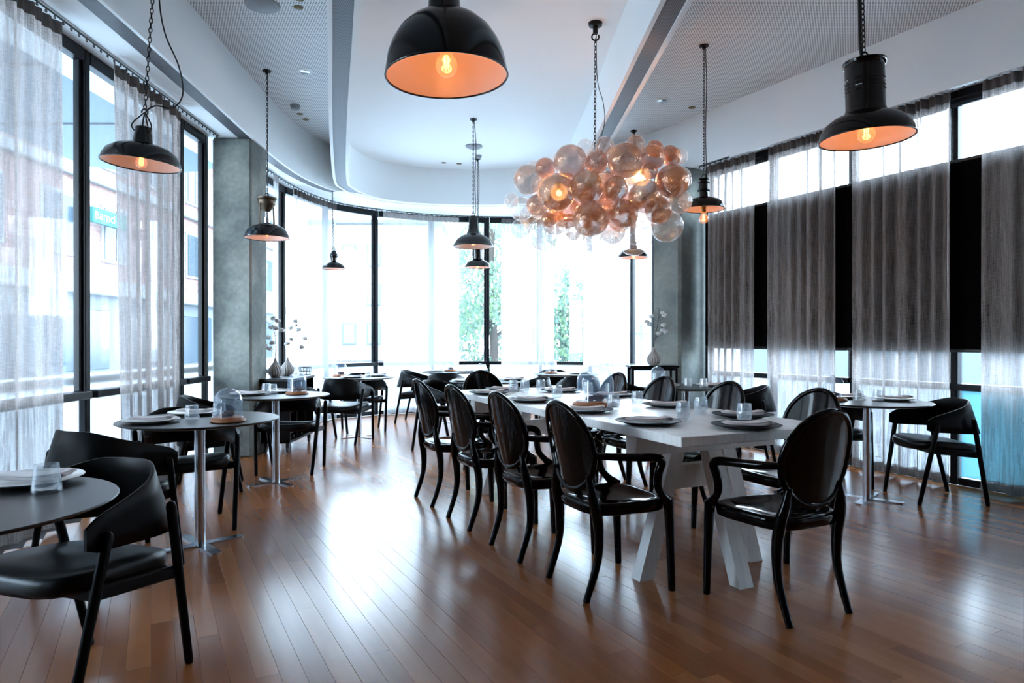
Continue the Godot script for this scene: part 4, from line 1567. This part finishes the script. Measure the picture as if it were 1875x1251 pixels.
	pendant("pendant_lamp", "black pendant half hidden under the bubble chandelier, before the bay curtain", P(1.55, 8.7, 2.25), rlm, 6, func(q: Node3D, top: float) -> void: straight_flex(q, top, TOP - 2.25, 0.03), TOP, 0.02, 0.25)
	var drum := [[0.212, 0.0], [0.211, 0.008], [0.205, 0.035], [0.186, 0.07], [0.15, 0.098], [0.112, 0.112], [0.095, 0.122], [0.09, 0.14], [0.088, 0.15], [0.088, 0.345], [0.092, 0.348], [0.098, 0.356], [0.098, 0.37], [0.06, 0.382], [0.0, 0.386]]
	o = pendant("pendant_lamp", "black pendant with a tall louvred drum neck, before the dusky curtains", P(1.712, 3.3, 2.175), drum, 6, func(q: Node3D, top: float) -> void:
		for row in 4:
			for k in 8:
				var st := mk()
				var a := TAU * k / 8
				box(st, Vector3(0.030, 0.006, 0.006), Transform3D(Basis(Vector3.UP, PI / 2 - a), Vector3(cos(a) * 0.088, 0.225 + row * 0.018, sin(a) * 0.088)), 0.002)
				obj("louvre", st, M.chrome if (k * 3 + row) % 5 == 0 else M.iron, q)
		flex(q, [Vector3(-0.012, top, 0.01), Vector3(-0.022, top + 0.1, 0.01), Vector3(-0.015, top + 0.6, 0.012), Vector3(0, TOP - 2.175 - 0.02, 0.01)], 0.008)
	, TOP, 0.035, 0.36, 0.0, true)
	o.rotation.z = 0.03

# x, y, radius of each bubble in metres from the middle of the cluster; f: which layer (1 front .. -1 back); kind: c clear, a amber, s smoky
func chandelier() -> void:
	var centre := P(0.718, 5.6, 2.335)
	var o := thing("bubble_chandelier", "big cluster chandelier of clear and amber blown-glass bubbles above the white table", "chandelier", centre)
	var k := 5.6 / 1250.0 / 5.003
	var list := [
		[720, 200, 80, 0.35, "c"], [885, 205, 85, 0.5, "s"], [1020, 180, 65, -0.3, "c"], [1155, 190, 85, 0.5, "s"], [1235, 150, 48, -0.4, "c"], [1345, 200, 78, 0.3, "a"], [1490, 230, 72, 0.2, "a"], [1615, 220, 74, -0.1, "c"],
		[1605, 430, 130, -0.2, "s"], [485, 255, 58, -0.1, "c"], [275, 300, 62, -0.3, "c"], [195, 345, 58, -0.2, "c"], [130, 410, 52, -0.3, "c"], [360, 392, 92, 0.45, "a"], [570, 370, 142, 0.8, "a"], [800, 375, 100, 0.75, "a"],
		[1030, 390, 150, 1.0, "a"], [1275, 345, 108, 0.85, "a"], [1460, 315, 85, 0.65, "a"], [208, 500, 132, 0.5, "s"], [445, 660, 162, 1.0, "a"], [700, 615, 142, 1.05, "a"], [1235, 480, 70, 1.0, "a"], [940, 637, 106, 1.1, "a"],
		[1195, 700, 142, 1.05, "a"], [1445, 550, 145, 0.85, "a"], [62, 630, 70, -0.1, "c"], [150, 735, 108, 0.25, "c"], [288, 735, 96, 0.6, "a"], [150, 880, 92, -0.2, "c"], [1555, 690, 106, 0.45, "c"], [1650, 650, 64, 0.0, "c"],
		[1340, 790, 116, 0.7, "a"], [1020, 830, 128, 0.9, "a"], [740, 875, 158, 0.9, "a"], [562, 945, 114, 0.55, "s"], [350, 970, 148, 0.35, "c"], [392, 850, 72, 0.5, "a"], [630, 1075, 134, 0.2, "c"], [865, 1035, 144, 0.45, "c"],
		[1150, 1010, 158, 0.45, "c"], [1475, 880, 148, 0.1, "c"], [1022, 1090, 55, 0.0, "c"]]
	var placed := []
	for b in list:
		placed.append([Vector3((b[0] - 868.0) * k, (650.0 - b[1]) * k, 0.40 * b[3]), b[2] * k, b[4]])
	for i in 26:                     # the far side of the cluster
		var a := i * 2.39996
		var r := sqrt((i + 0.5) / 26.0)
		placed.append([Vector3(cos(a) * r * 0.58, sin(a) * r * 0.33, -0.36 * sqrt(1.02 - r * r) - 0.05), rng.randf_range(0.085, 0.13), "c" if r > 0.75 else "a"])
	var shapes := {}
	for b in placed:
		var st := mk()
		var rr: float = b[1]
		var rows := []
		for i in 19:
			var row := PackedVector3Array()
			for j in 36:
				var p := PI * i / 18.0
				var t := TAU * j / 36
				row.append(Vector3(sin(p) * cos(t), -cos(p), sin(p) * sin(t)) * rr)
			rows.append(row)
		grid(st, rows, true)
		var m := obj("glass_bubble", st, M["bubble_clear" if b[2] == "c" else "bubble_amber" if b[2] == "a" else "bubble_smoke"], o)
		m.position = b[0]
		m.rotation = Vector3(rng.randf() * TAU, rng.randf() * TAU, 0)
	# frame, sockets and bulbs inside
	var st := mk()
	tube(st, [Vector3(-0.34, 0.14, 0.10), Vector3(-0.1, 0.24, 0.0), Vector3(0.1, 0.24, 0.0), Vector3(0.33, 0.24, 0.1)], 0.004, 6)
	tube(st, [Vector3(0, 0.24, 0), Vector3(-0.04, 0.42, 0)], 0.005, 8)
	obj("frame", st, M.chrome, o)
	for q in [Vector3(-0.34, 0.05, 0.10), Vector3(0.33, 0.17, 0.10)]:
		st = mk()
		lathe(st, [[0.0, 0.03], [0.017, 0.03], [0.017, 0.08], [0.0, 0.08]], 14, q)
		obj("socket", st, M.brass, o)
		st = mk()
		var rows := []
		for i in 9:
			var p := PI * i / 8.0
			rows.append([maxf(sin(p) * 0.024, 0.0004), -cos(p) * 0.024])
		lathe(st, rows, 16, q)
		obj("bulb", st, M.bulb_glow, o)
		st = mk()
		rows = []
		for i in 13:
			var p := PI * i / 12.0
			rows.append([maxf(sin(p) * 0.07, 0.0004), -cos(p) * 0.07 + 0.01])
		lathe(st, rows, 24, q)
		obj("frosted_globe", st, M.frosted_globe, o)
		var l := OmniLight3D.new()
		l.name = "lamp_light"
		l.light_color = Color(1.0, 0.70, 0.42)
		l.light_energy = 0.34
		l.omni_range = 15
		l.omni_attenuation = 2.0
		l.light_size = 0.025
		l.shadow_enabled = true
		l.position = q
		o.add_child(l)
	var up := COFFER - 2.335
	st = mk()
	chain_shape(st, Vector3(-0.04, 0.42, 0), Vector3(-0.035, up - 0.13, 0), 0.03)
	obj("chain", st, M.iron, o)
	flex(o, [Vector3(-0.03, 0.4, 0.01), Vector3(0.035, 0.62, 0.01), Vector3(0.03, 0.8, 0.01), Vector3(-0.02, 1.0, 0.01), Vector3(-0.03, up - 0.05, 0.01)], 0.003)
	st = mk()
	lathe(st, [[0.0, up - 0.09], [0.02, up - 0.09], [0.022, up - 0.03], [0.054, up - 0.025], [0.058, up]], 24, Vector3(-0.035, 0, 0))
	obj("ceiling_rose", st, M.iron, o)
	st = mk()
	var hk := []
	for j in 9:
		var a := TAU * j / 10.0 + PI * 0.6
		hk.append(Vector3(-0.035 + cos(a) * 0.03, up - 0.115 + sin(a) * 0.03, 0))
	tube(st, hk, 0.007, 7)
	obj("hook", st, M.iron, o)

func ceiling_fittings() -> void:
	for s in [
		[-1.98, 5.42, TOP, 0.134, 0.03, "ceiling_disc", "ceiling_speaker", "large round grey ceiling speaker near the top picture edge", "speaker"],
		[-1.66, 5.34, TOP, 0.035, 0.008, "bronze_disc", "sprinkler_cover", "bronze sprinkler cover next to the large ceiling speaker", "sprinkler"],
		[-1.71, 5.47, TOP, 0.038, 0.008, "bronze_disc", "sprinkler_cover", "bronze sprinkler cover just below the one next to the speaker", "sprinkler"],
		[-2.05, 6.77, TOP, 0.075, 0.012, "white_disc", "downlight", "white recessed downlight beside the bronze-necked pendant's chain", "downlight"],
		[-2.46, 7.75, TOP, 0.055, 0.05, "ceiling_disc", "smoke_detector", "grey smoke detector in the perforated ceiling near two bronze covers", "smoke detector"],
		[-2.50, 8.05, TOP, 0.04, 0.008, "bronze_disc", "sprinkler_cover", "bronze cover next to the grey smoke detector", "sprinkler"],
		[-2.49, 8.25, TOP, 0.04, 0.008, "bronze_disc", "sprinkler_cover", "bronze cover furthest from the smoke detector, toward the bay", "sprinkler"],
		[-0.51, 9.15, COFFER, 0.115, 0.03, "ceiling_disc", "ceiling_speaker", "grey disc speaker in the smooth ceiling behind two pendant chains", "speaker"],
		[-1.0, 10.02, COFFER, 0.04, 0.006, "bronze_disc", "sprinkler_cover", "bronze cover in the smooth ceiling by the curved edge, away from the chains", "sprinkler"],
		[-0.78, 10.07, COFFER, 0.04, 0.006, "bronze_disc", "sprinkler_cover", "bronze cover in the smooth ceiling by the curved edge, close to the chains", "sprinkler"],
		[-0.47, 9.62, COFFER, 0.045, 0.04, "ceiling_disc", "smoke_detector", "pale smoke detector in the smooth ceiling behind the chains", "smoke detector"],
		[1.68, 7.6, TOP, 0.08, 0.012, "white_disc", "downlight", "white recessed downlight above the bubble chandelier", "downlight"],
		[2.06, 7.83, TOP, 0.04, 0.008, "bronze_disc", "sprinkler_cover", "bronze cover beside the ribbed pendant's chain", "sprinkler"]]:
		var o := thing(s[6], s[7], s[8], P(s[0], s[1], s[2]))
		var st := mk()
		var r: float = s[3]
		var h: float = s[4]
		lathe(st, [[0.0, -h], [r * 0.72, -h], [r * 0.78, -h * 0.8]], 32)
		obj("face", st, M[s[5]] if s[6] != "downlight" else M.chrome, o)
		st = mk()
		lathe(st, [[r * 0.78, -h * 0.8], [r * 0.97, -h * 0.5], [r, -h * 0.2], [r, 0.0]], 32)
		obj("flange", st, M[s[5]], o)

# ---------------------------------------------------------------- side furniture
func side_furniture() -> void:
	# bottle trolley
	var o := thing("bottle_trolley", "black bottle trolley on castors with open racks, beside the concrete pillar", "trolley", P(-2.495, 7.62))
	var W := 0.31
	var D := 0.86
	var part := func(called: String, size: Vector3, at_: Vector3, m: Material) -> void:
		var st := mk()
		box(st, size, at(at_), 0.004)
		obj(called, st, m, o)
	part.call("top_panel", Vector3(W + 0.02, 0.03, D + 0.02), Vector3(0, 0.775, 0), M.black_top)
	part.call("bottom_panel", Vector3(W, 0.025, D), Vector3(0, 0.12, 0), M.black_wood)
	for z in [-D / 2 + 0.012, D / 2 - 0.012]:
		part.call("end_panel", Vector3(W, 0.63, 0.024), Vector3(0, 0.447, z), M.black_wood)
	part.call("middle_shelf", Vector3(W, 0.02, D - 0.05), Vector3(0, 0.44, 0), M.black_wood)
	part.call("back_rail", Vector3(0.02, 0.06, D - 0.05), Vector3(-W / 2 + 0.01, 0.73, 0), M.black_wood)
	for y in [0.60, 0.28]:
		for z in [-0.14, 0.14]:
			part.call("divider", Vector3(W - 0.03, 0.28, 0.012), Vector3(0, y, z), M.black_wood)
	for y in [0.535, 0.22]:
		var st := mk()
		tube(st, [Vector3(W / 2 - 0.005, y, -D / 2 + 0.02), Vector3(W / 2 - 0.005, y, D / 2 - 0.02)], 0.008, 8)
		obj("rail", st, M.black_metal, o)
	for x in [-1, 1]:
		for z in [-1, 1]:
			var st := mk()
			var c := Vector3(x * (W / 2 - 0.04), 0, z * (D / 2 - 0.05))
			lathe(st, [[0.0, -0.012], [0.026, -0.012], [0.034, -0.008], [0.034, 0.008], [0.026, 0.012], [0.0, 0.012]], 20, c + Vector3(0, 0.035, 0), Basis(Vector3.FORWARD, PI / 2))
			bar(st, c + Vector3(0, 0.05, 0), c + Vector3(0, 0.11, 0), 0.035, 0.03)
			obj("castor", st, M.black_metal, o)
	var bottle := Node3D.new()
	tag(bottle, "", "bottle", "")
	var st := mk()
	lathe(st, [[0.0, 0.004], [0.03, 0.0], [0.037, 0.006], [0.037, 0.18], [0.03, 0.21], [0.015, 0.235], [0.0135, 0.28]], 20)
	obj("glass", st, M.bottle_glass, bottle)
	st = mk()
	lathe(st, [[0.0138, 0.25], [0.0155, 0.25], [0.0155, 0.295], [0.0, 0.296]], 16)
	obj("capsule", st, M.black_metal, bottle)
	for i in 6:
		var z: float = [-0.28, 0.0, 0.28][i % 3]
		var y: float = 0.4505 if i < 3 else 0.1330
		var b := copy(bottle, "wine_bottle", "dark bottle in the %s rack of the black trolley, %s" % ["upper" if i < 3 else "lower", ["by its far end", "in its middle bay", "nearest the pillar"][i % 3]], P(-2.495 - 0.145, 7.62 - z, y + 0.037), 0.0, "bottles in the black trolley")
		b.rotation = Vector3(0, 0, -PI / 2)
	# black wire basket on the trolley
	var k := thing("wire_basket", "black wire basket on the trolley behind the glass dome", "basket", P(-2.42, 7.99, 0.79))
	for ring in [[0.004, 0.06], [0.045, 0.066], [0.09, 0.072]]:
		var pts := []
		for j in 24:
			pts.append(Vector3(cos(TAU * j / 24) * ring[1], ring[0], sin(TAU * j / 24) * ring[1]))
		st = mk()
		tube(st, pts, 0.003, 5, false, true)
		obj("hoop", st, M.black_metal, k)
	for j in 12:
		st = mk()
		var d := Vector3(cos(TAU * j / 12), 0, sin(TAU * j / 12))
		tube(st, [d * 0.06 + Vector3(0, 0.003, 0), d * 0.072 + Vector3(0, 0.09, 0)], 0.002, 5)
		obj("wire", st, M.black_metal, k)
	# console
	var c := thing("console_table", "tall slim black console table in front of the shaded concrete pillar", "console", P(1.60, 7.8))
	var part2 := func(called: String, size: Vector3, at_: Vector3) -> void:
		var s2 := mk()
		box(s2, size, at(at_), 0.003)
		obj(called, s2, M.black_wood, c)
	part2.call("table_top", Vector3(0.55, 0.022, 0.32), Vector3(0, 0.90, 0))
	part2.call("shelf", Vector3(0.50, 0.02, 0.28), Vector3(0, 0.665, 0))
	part2.call("shelf", Vector3(0.50, 0.02, 0.28), Vector3(0, 0.16, 0))
	for x in [-1, 1]:
		for z in [-1, 1]:
			part2.call("leg", Vector3(0.028, 0.889, 0.028), Vector3(x * 0.245, 0.4445, z * 0.135))
	for z in [-1, 1]:
		part2.call("rail", Vector3(0.46, 0.03, 0.016), Vector3(0, 0.872, z * 0.135))
	# ribbed vases with cotton branches
	var vase := Node3D.new()
	tag(vase, "", "vase", "")
	var prof := [[0.025, 0.0], [0.045, 0.003], [0.066, 0.03], [0.074, 0.062], [0.068, 0.095], [0.048, 0.13], [0.026, 0.16], [0.014, 0.185], [0.012, 0.20], [0.015, 0.206]]
	var rows := []
	for i in (prof.size() - 1) * 4 + 1:
		var a = prof[i / 4]
		var b = prof[mini(i / 4 + 1, prof.size() - 1)]
		var f := (i % 4) / 4.0
		var r := lerpf(a[0], b[0], f)
		var y := lerpf(a[1], b[1], f)
		var row := PackedVector3Array()
		for j in 96:
			var t := TAU * j / 96
			var rr := r * (1.0 + 0.05 * sin(t * 16 + 2.0 * sin(y * 30.0)))
			row.append(Vector3(cos(t) * rr, y, sin(t) * rr))
		rows.append(row)
	st = mk()
	grid(st, rows, true)
	lathe(st, [[0.0, 0.0005], [0.026, 0.0]], 24)
	obj("body", st, M.ceramic, vase)
	st = mk()
	lathe(st, [[0.0145, 0.206], [0.0105, 0.204], [0.009, 0.12], [0.0, 0.118]], 20)
	obj("mouth", st, M.ceramic, vase)
	var vs := [P(-2.60, 7.50, 0.79), P(-2.60, 7.90, 0.79), P(1.615, 7.78, 0.911)]
	copy(vase, "bud_vase", "ribbed pale stoneware vase on the trolley, the nearer of the pair", vs[0], 0.0, "ribbed stoneware vases")
	copy(vase, "bud_vase", "ribbed pale stoneware vase on the trolley, the further of the pair", vs[1], 0.7, "ribbed stoneware vases")
	copy(vase, "bud_vase", "ribbed pale stoneware vase alone on the slim console", vs[2], 0.3, "ribbed stoneware vases")
	cotton_branch(vs[0], "cotton branch with open bolls in the nearer vase on the trolley", [[-0.03, 0.55, 0.0], [0.01, 0.32, 0]], [[-0.115, 0.66, 1, 0.02], [-0.02, 0.65, 0, 0.0], [0.035, 0.62, 0, 0.03], [-0.05, 0.55, 0, -0.02], [0.015, 0.54, 0, 0.03], [-0.08, 0.44, 0, 0.0], [-0.105, 0.35, 0, 0.02], [-0.055, 0.32, 0, 0.03], [-0.02, 0.38, 0, 0.04], [0.06, 0.52, 0, -0.03]], 5)
	cotton_branch(vs[1], "cotton branch with open bolls in the further vase on the trolley", [[0.0, 0.5, 0.0], [0.02, 0.3, 0]], [[0.09, 0.63, 0, 0.0], [0.11, 0.59, 1, 0.02], [0.13, 0.53, 0, 0.0], [0.20, 0.43, 0, 0.0], [0.17, 0.33, 0, 0.02], [0.05, 0.42, 0, 0.03], [0.0, 0.37, 0, 0.0], [0.03, 0.55, 0, -0.02]], 6)
	cotton_branch(vs[2], "cotton branch with sparse bolls in the vase on the console", [[0.06, 0.66, 0.0], [0.02, 0.35, 0]], [[-0.085, 0.50, 0, 0.02], [-0.05, 0.47, 0, 0.0], [-0.03, 0.56, 0, 0.02], [0.105, 0.60, 0, 0.0], [0.12, 0.57, 0, 0.02], [0.11, 0.46, 0, 0.0], [0.10, 0.40, 0, 0.02], [0.055, 0.36, 0, 0.0], [0.13, 0.385, 0, 0.02]], 7)

func cotton_branch(base: Vector3, label: String, stem: Array, bolls: Array, seed_: int) -> void:
	var o := thing("cotton_branch", label, "flower", base, 0.0, "cotton branches in the vases")
	var r := RandomNumberGenerator.new()
	r.seed = seed_
	var n := noise_of(1.6, seed_, 2)
	var foot := Vector3(0, 0.125, 0)
	var tip := Vector3(stem[0][0], stem[0][1], 0)
	var mid := Vector3(stem[1][0], stem[1][1], 0.01)
	var main := smooth([foot, Vector3(0.0, 0.22, 0), mid, tip.lerp(mid, 0.4) + Vector3(0.012, 0, 0), tip], 5)
	var st := mk()
	var rad := []
	for i in main.size():
		rad.append(lerpf(0.0042, 0.0022, float(i) / main.size()))
	tube(st, main, rad, 7)
	obj("stem", st, M.twig, o)
	for b in bolls:
		var c := Vector3(b[0], b[1], b[3])
		var from: Vector3 = main[0]
		for p in main:
			if p.y < c.y - 0.05:
				from = p
		st = mk()
		tube(st, smooth([from, from.lerp(c, 0.55) + Vector3(0, -0.012, 0), c], 4), 0.0020, 6)
		obj("twig", st, M.twig, o)
		var holder: Node3D = o
		if b[2] == 0:
			st = mk()
			for k in 4:
				var d := Vector3(cos(k * TAU / 4 + b[0] * 40), 0.35 * sin(k * 2.1), sin(k * TAU / 4 + b[0] * 40)) * 0.015
				var rows := []
				for i in 8:
					var row := PackedVector3Array()
					for j in 12:
						var a := PI * i / 7.0
						var t := TAU * j / 12
						var q := Vector3(sin(a) * cos(t), -cos(a), sin(a) * sin(t))
						row.append(c + d + q * (0.0195 + 0.005 * n.get_noise_3dv(q * 1.1 + d * 90)))
					rows.append(row)
				grid(st, rows, true)
			holder = obj("cotton_boll", st, M.cotton, o)
		st = mk()
		for k in 4:
			var a = k * TAU / 4 + 0.5 + b[1] * 9
			var d := Vector3(cos(a), 0.25, sin(a)).normalized()
			tube(st, [c + Vector3(0, -0.014, 0), c + d * 0.016 + Vector3(0, -0.012, 0), c + d * 0.034 + Vector3(0, 0.004, 0)], [0.004, 0.0065, 0.0008], 6)
		obj("husk", st, M.twig, holder)

# ---------------------------------------------------------------- outside
func outside() -> void:
	var st := mk()
	box(st, Vector3(160, 0.3, 160), at(P(0, 30, -0.45)))
	struct("street", st, M.asphalt, "pale street level outside the windows", "ground")
	# concrete canopy over the pavement
	st = mk()
	prism(st, PackedVector2Array([Vector2(-3.45, -2.5), Vector2(-3.45, 8.9), Vector2(-4.3, 9.5), Vector2(-5.2, 9.7), Vector2(-5.75, 9.2), Vector2(-5.75, -2.5)]), 3.55, 3.8)
	var cp := struct("street_canopy", st, M.canopy, "pale concrete canopy over the pavement outside the linen-curtained windows", "canopy")
	for d in [1.0, 2.6, 4.2, 5.8, 7.4]:
		st = mk()
		box(st, Vector3(2.25, 0.02, 0.03), at(P(-4.6, d, 3.545)))
		obj("joint_strip", st, M.render_grey, cp)
	# brick corner building across the street
	var o := thing("brick_building", "pale red brick building across the street with white upper windows and a shop below", "building", P(-14, 24))
	st = mk()
	box(st, Vector3(4, 7.0, 34), at(Vector3(-2, 6.6, 0)))
	obj("brick_front", st, M.brick_wall, o)
	st = mk()
	box(st, Vector3(4.1, 2.7, 34.1), at(Vector3(-2.0, 1.45, 0)))
	obj("shop_front", st, M.render_grey, o)
	for b in [[2.95, 0.5, 0.35, "render_pale"], [6.6, 0.35, 0.15, "render_pale"], [9.7, 0.5, 0.3, "render_pale"]]:
		st = mk()
		box(st, Vector3(0.3 + b[2], b[1], 34.4), at(Vector3(b[2] / 2 - 0.1, b[0], 0)), 0.04)
		obj("ledge", st, M[b[3]], o)
	for row in 2:
		for i in 11:
			st = mk()
			box(st, Vector3(0.14, 2.0, 1.5), at(Vector3(0.0, 4.85 + row * 3.2, -15 + i * 3.0)), 0.02)
			var w := obj("window_frame", st, M.render_pale, o)
			for s in [-1, 1]:
				st = mk()
				box(st, Vector3(0.05, 1.75, 0.62), at(Vector3(0.07, 4.85 + row * 3.2, -15 + i * 3.0 + s * 0.35)))
				obj("pane", st, M.far_glass, w)
	for i in 8:
		st = mk()
		box(st, Vector3(0.2, 2.0, 3.2), at(Vector3(0.0, 1.2, -14 + i * 4.0)), 0.02)
		obj("shop_window", st, M.far_glass, o)
	var s := thing("shop_sign", "green shop sign with white letters on the brick building outside", "sign", P(-13.55, 22.35, 5.25))
	st = mk()
	box(st, Vector3(0.12, 0.50, 1.9), at(Vector3(0, 0, -0.6)), 0.02)
	obj("board", st, M.sign_green, s)
	var tm := TextMesh.new()
	var f := SystemFont.new()
	f.font_names = PackedStringArray(["Droid Sans"])
	tm.font = f
	tm.text = "Barncl"
	tm.font_size = 64
	tm.pixel_size = 0.0052
	tm.depth = 0.006
	tm.horizontal_alignment = HORIZONTAL_ALIGNMENT_LEFT
	var t := obj("lettering", tm, M.sign_white, s)
	t.position = Vector3(0.075, 0.0, 0.30)
	t.rotation.y = PI / 2
	t.scale.x = 1.22
	# pale flats beyond the bare bay window
	o = thing("apartment_block", "pale apartment block with rows of windows beyond the bare bay window", "building", P(-9.5, 50))
	st = mk()
	box(st, Vector3(9, 9.5, 6), at(Vector3(0, 4.5, 0)))
	obj("wall", st, M.render_pale, o)
	for x in 5:
		for y in 3:
			st = mk()
			box(st, Vector3(0.95, 1.5, 0.2), at(Vector3(-3.4 + x * 1.7, 1.6 + y * 2.7, 3.02)), 0.03)
			var w := obj("window_frame", st, M.render_grey, o)
			st = mk()
			box(st, Vector3(0.75, 1.3, 0.05), at(Vector3(-3.4 + x * 1.7, 1.6 + y * 2.7, 3.12)))
			obj("pane", st, M.hazy_glass, w)
	st = mk()
	box(st, Vector3(9.4, 0.3, 6.4), at(Vector3(0, 9.3, 0)), 0.05)
	obj("parapet", st, M.render_grey, o)
	# trees beyond the bay
	tree(P(-0.55, 18.0, -0.3), 4.4, 1.85, 0, "bushy green tree outside the middle of the bay")
	tree(P(1.55, 21.0, -0.3), 2.9, 1.7, 1, "smaller dark green tree beside the blue-grey post outside")
	# post and railing
	st = mk()
	box(st, Vector3(0.20, 2.3, 0.20), at(P(1.36, 14.8, 0.85)), 0.01)
	tag(obj("bollard_post", st, M.post_blue), "square blue-grey post outside the bay window", "post")
	var rl := thing("street_railing", "blue-grey upright railing outside, behind the console table", "railing", P(2.75, 13.6, -0.3))
	for i in 5:
		st = mk()
		box(st, Vector3(0.07 if i % 2 else 0.14, 2.0 - 0.25 * (i % 2), 0.05), at(Vector3(-0.36 + i * 0.18, 0.95, 0)), 0.005)
		obj("upright", st, M.post_blue, rl)
	for y in [0.3, 1.62]:
		st = mk()
		box(st, Vector3(0.95, 0.05, 0.04), at(Vector3(0, y, 0)), 0.005)
		obj("cross_rail", st, M.post_blue, rl)
	# low buildings on the blind side
	o = thing("low_building", "low pale building outside, glimpsed under the black blinds", "building", P(19, 16))
	st = mk()
	box(st, Vector3(6, 2.3, 30), Transform3D(Basis(Vector3.UP, 0.49), Vector3(0, 0.85, 0)))
	obj("wall", st, M.render_grey, o)
	st = mk()
	box(st, Vector3(6.6, 0.2, 30.4), Transform3D(Basis(Vector3.UP, 0.49), Vector3(0, 2.0, 0)), 0.05)
	obj("roof", st, M.render_pale, o)

func tree(foot: Vector3, h: float, r: float, kind: int, label: String) -> void:
	var o := thing("tree", label, "tree", foot, 0.0, "trees outside the bay")
	var st := mk()
	tube(st, smooth([Vector3.ZERO, Vector3(0.08, h * 0.3, 0), Vector3(-0.04, h * 0.65, 0.05), Vector3(0, h, 0)], 5), 0.11, 9)
	for k in 6:
		var a := k * 1.05
		tube(st, [Vector3(0, h * (0.35 + 0.07 * k), 0), Vector3(cos(a) * r * 0.6, h * (0.5 + 0.09 * k), sin(a) * r * 0.6)], [0.05, 0.02], 6)
	obj("trunk", st, M.bark, o)
	var leaf := mk()
	leaf.set_smooth_group(-1)
	for q in [[Vector3(0, 0, -0.5), Vector3(0.3, 0.06, 0), Vector3(0, 0.02, 0.5)], [Vector3(0, 0, -0.5), Vector3(0, 0.02, 0.5), Vector3(-0.3, 0.06, 0)]]:
		for p in q:
			vtx(leaf, p, Vector2.ZERO)
	var lm := mesh_of(leaf)
	var n := noise_of(0.55, 50 + kind, 3)
	var g := RandomNumberGenerator.new()
	g.seed = 60 + kind
	for m in 2:
		var mm := MultiMesh.new()
		mm.transform_format = MultiMesh.TRANSFORM_3D
		mm.mesh = lm
		mm.instance_count = 5200
		var i := 0
		while i < mm.instance_count:
			var q := Vector3(g.randf_range(-1, 1), g.randf_range(-1, 1), g.randf_range(-1, 1))
			if q.length() > 1.0:
				continue
			var p := Vector3(q.x * r, h * 0.72 + q.y * h * 0.62, q.z * r)
			if n.get_noise_3dv(p + foot) < (0.02 if m == 0 else -0.02) or p.y < 0.4:
				continue
			var s := g.randf_range(0.09, 0.17)
			mm.set_instance_transform(i, Transform3D(Basis.from_euler(Vector3(g.randf() * TAU, g.randf() * TAU, g.randf() * TAU)).scaled(Vector3.ONE * s), p))
			i += 1
		var node := MultiMeshInstance3D.new()
		node.name = "foliage"
		node.multimesh = mm
		node.material_override = [M.leaf, M.leaf_dark, M.leaf_dry][(kind + m * (1 if kind != 1 else 2)) % 3]
		node.set_meta("kind", "stuff")
		o.add_child(node, true)
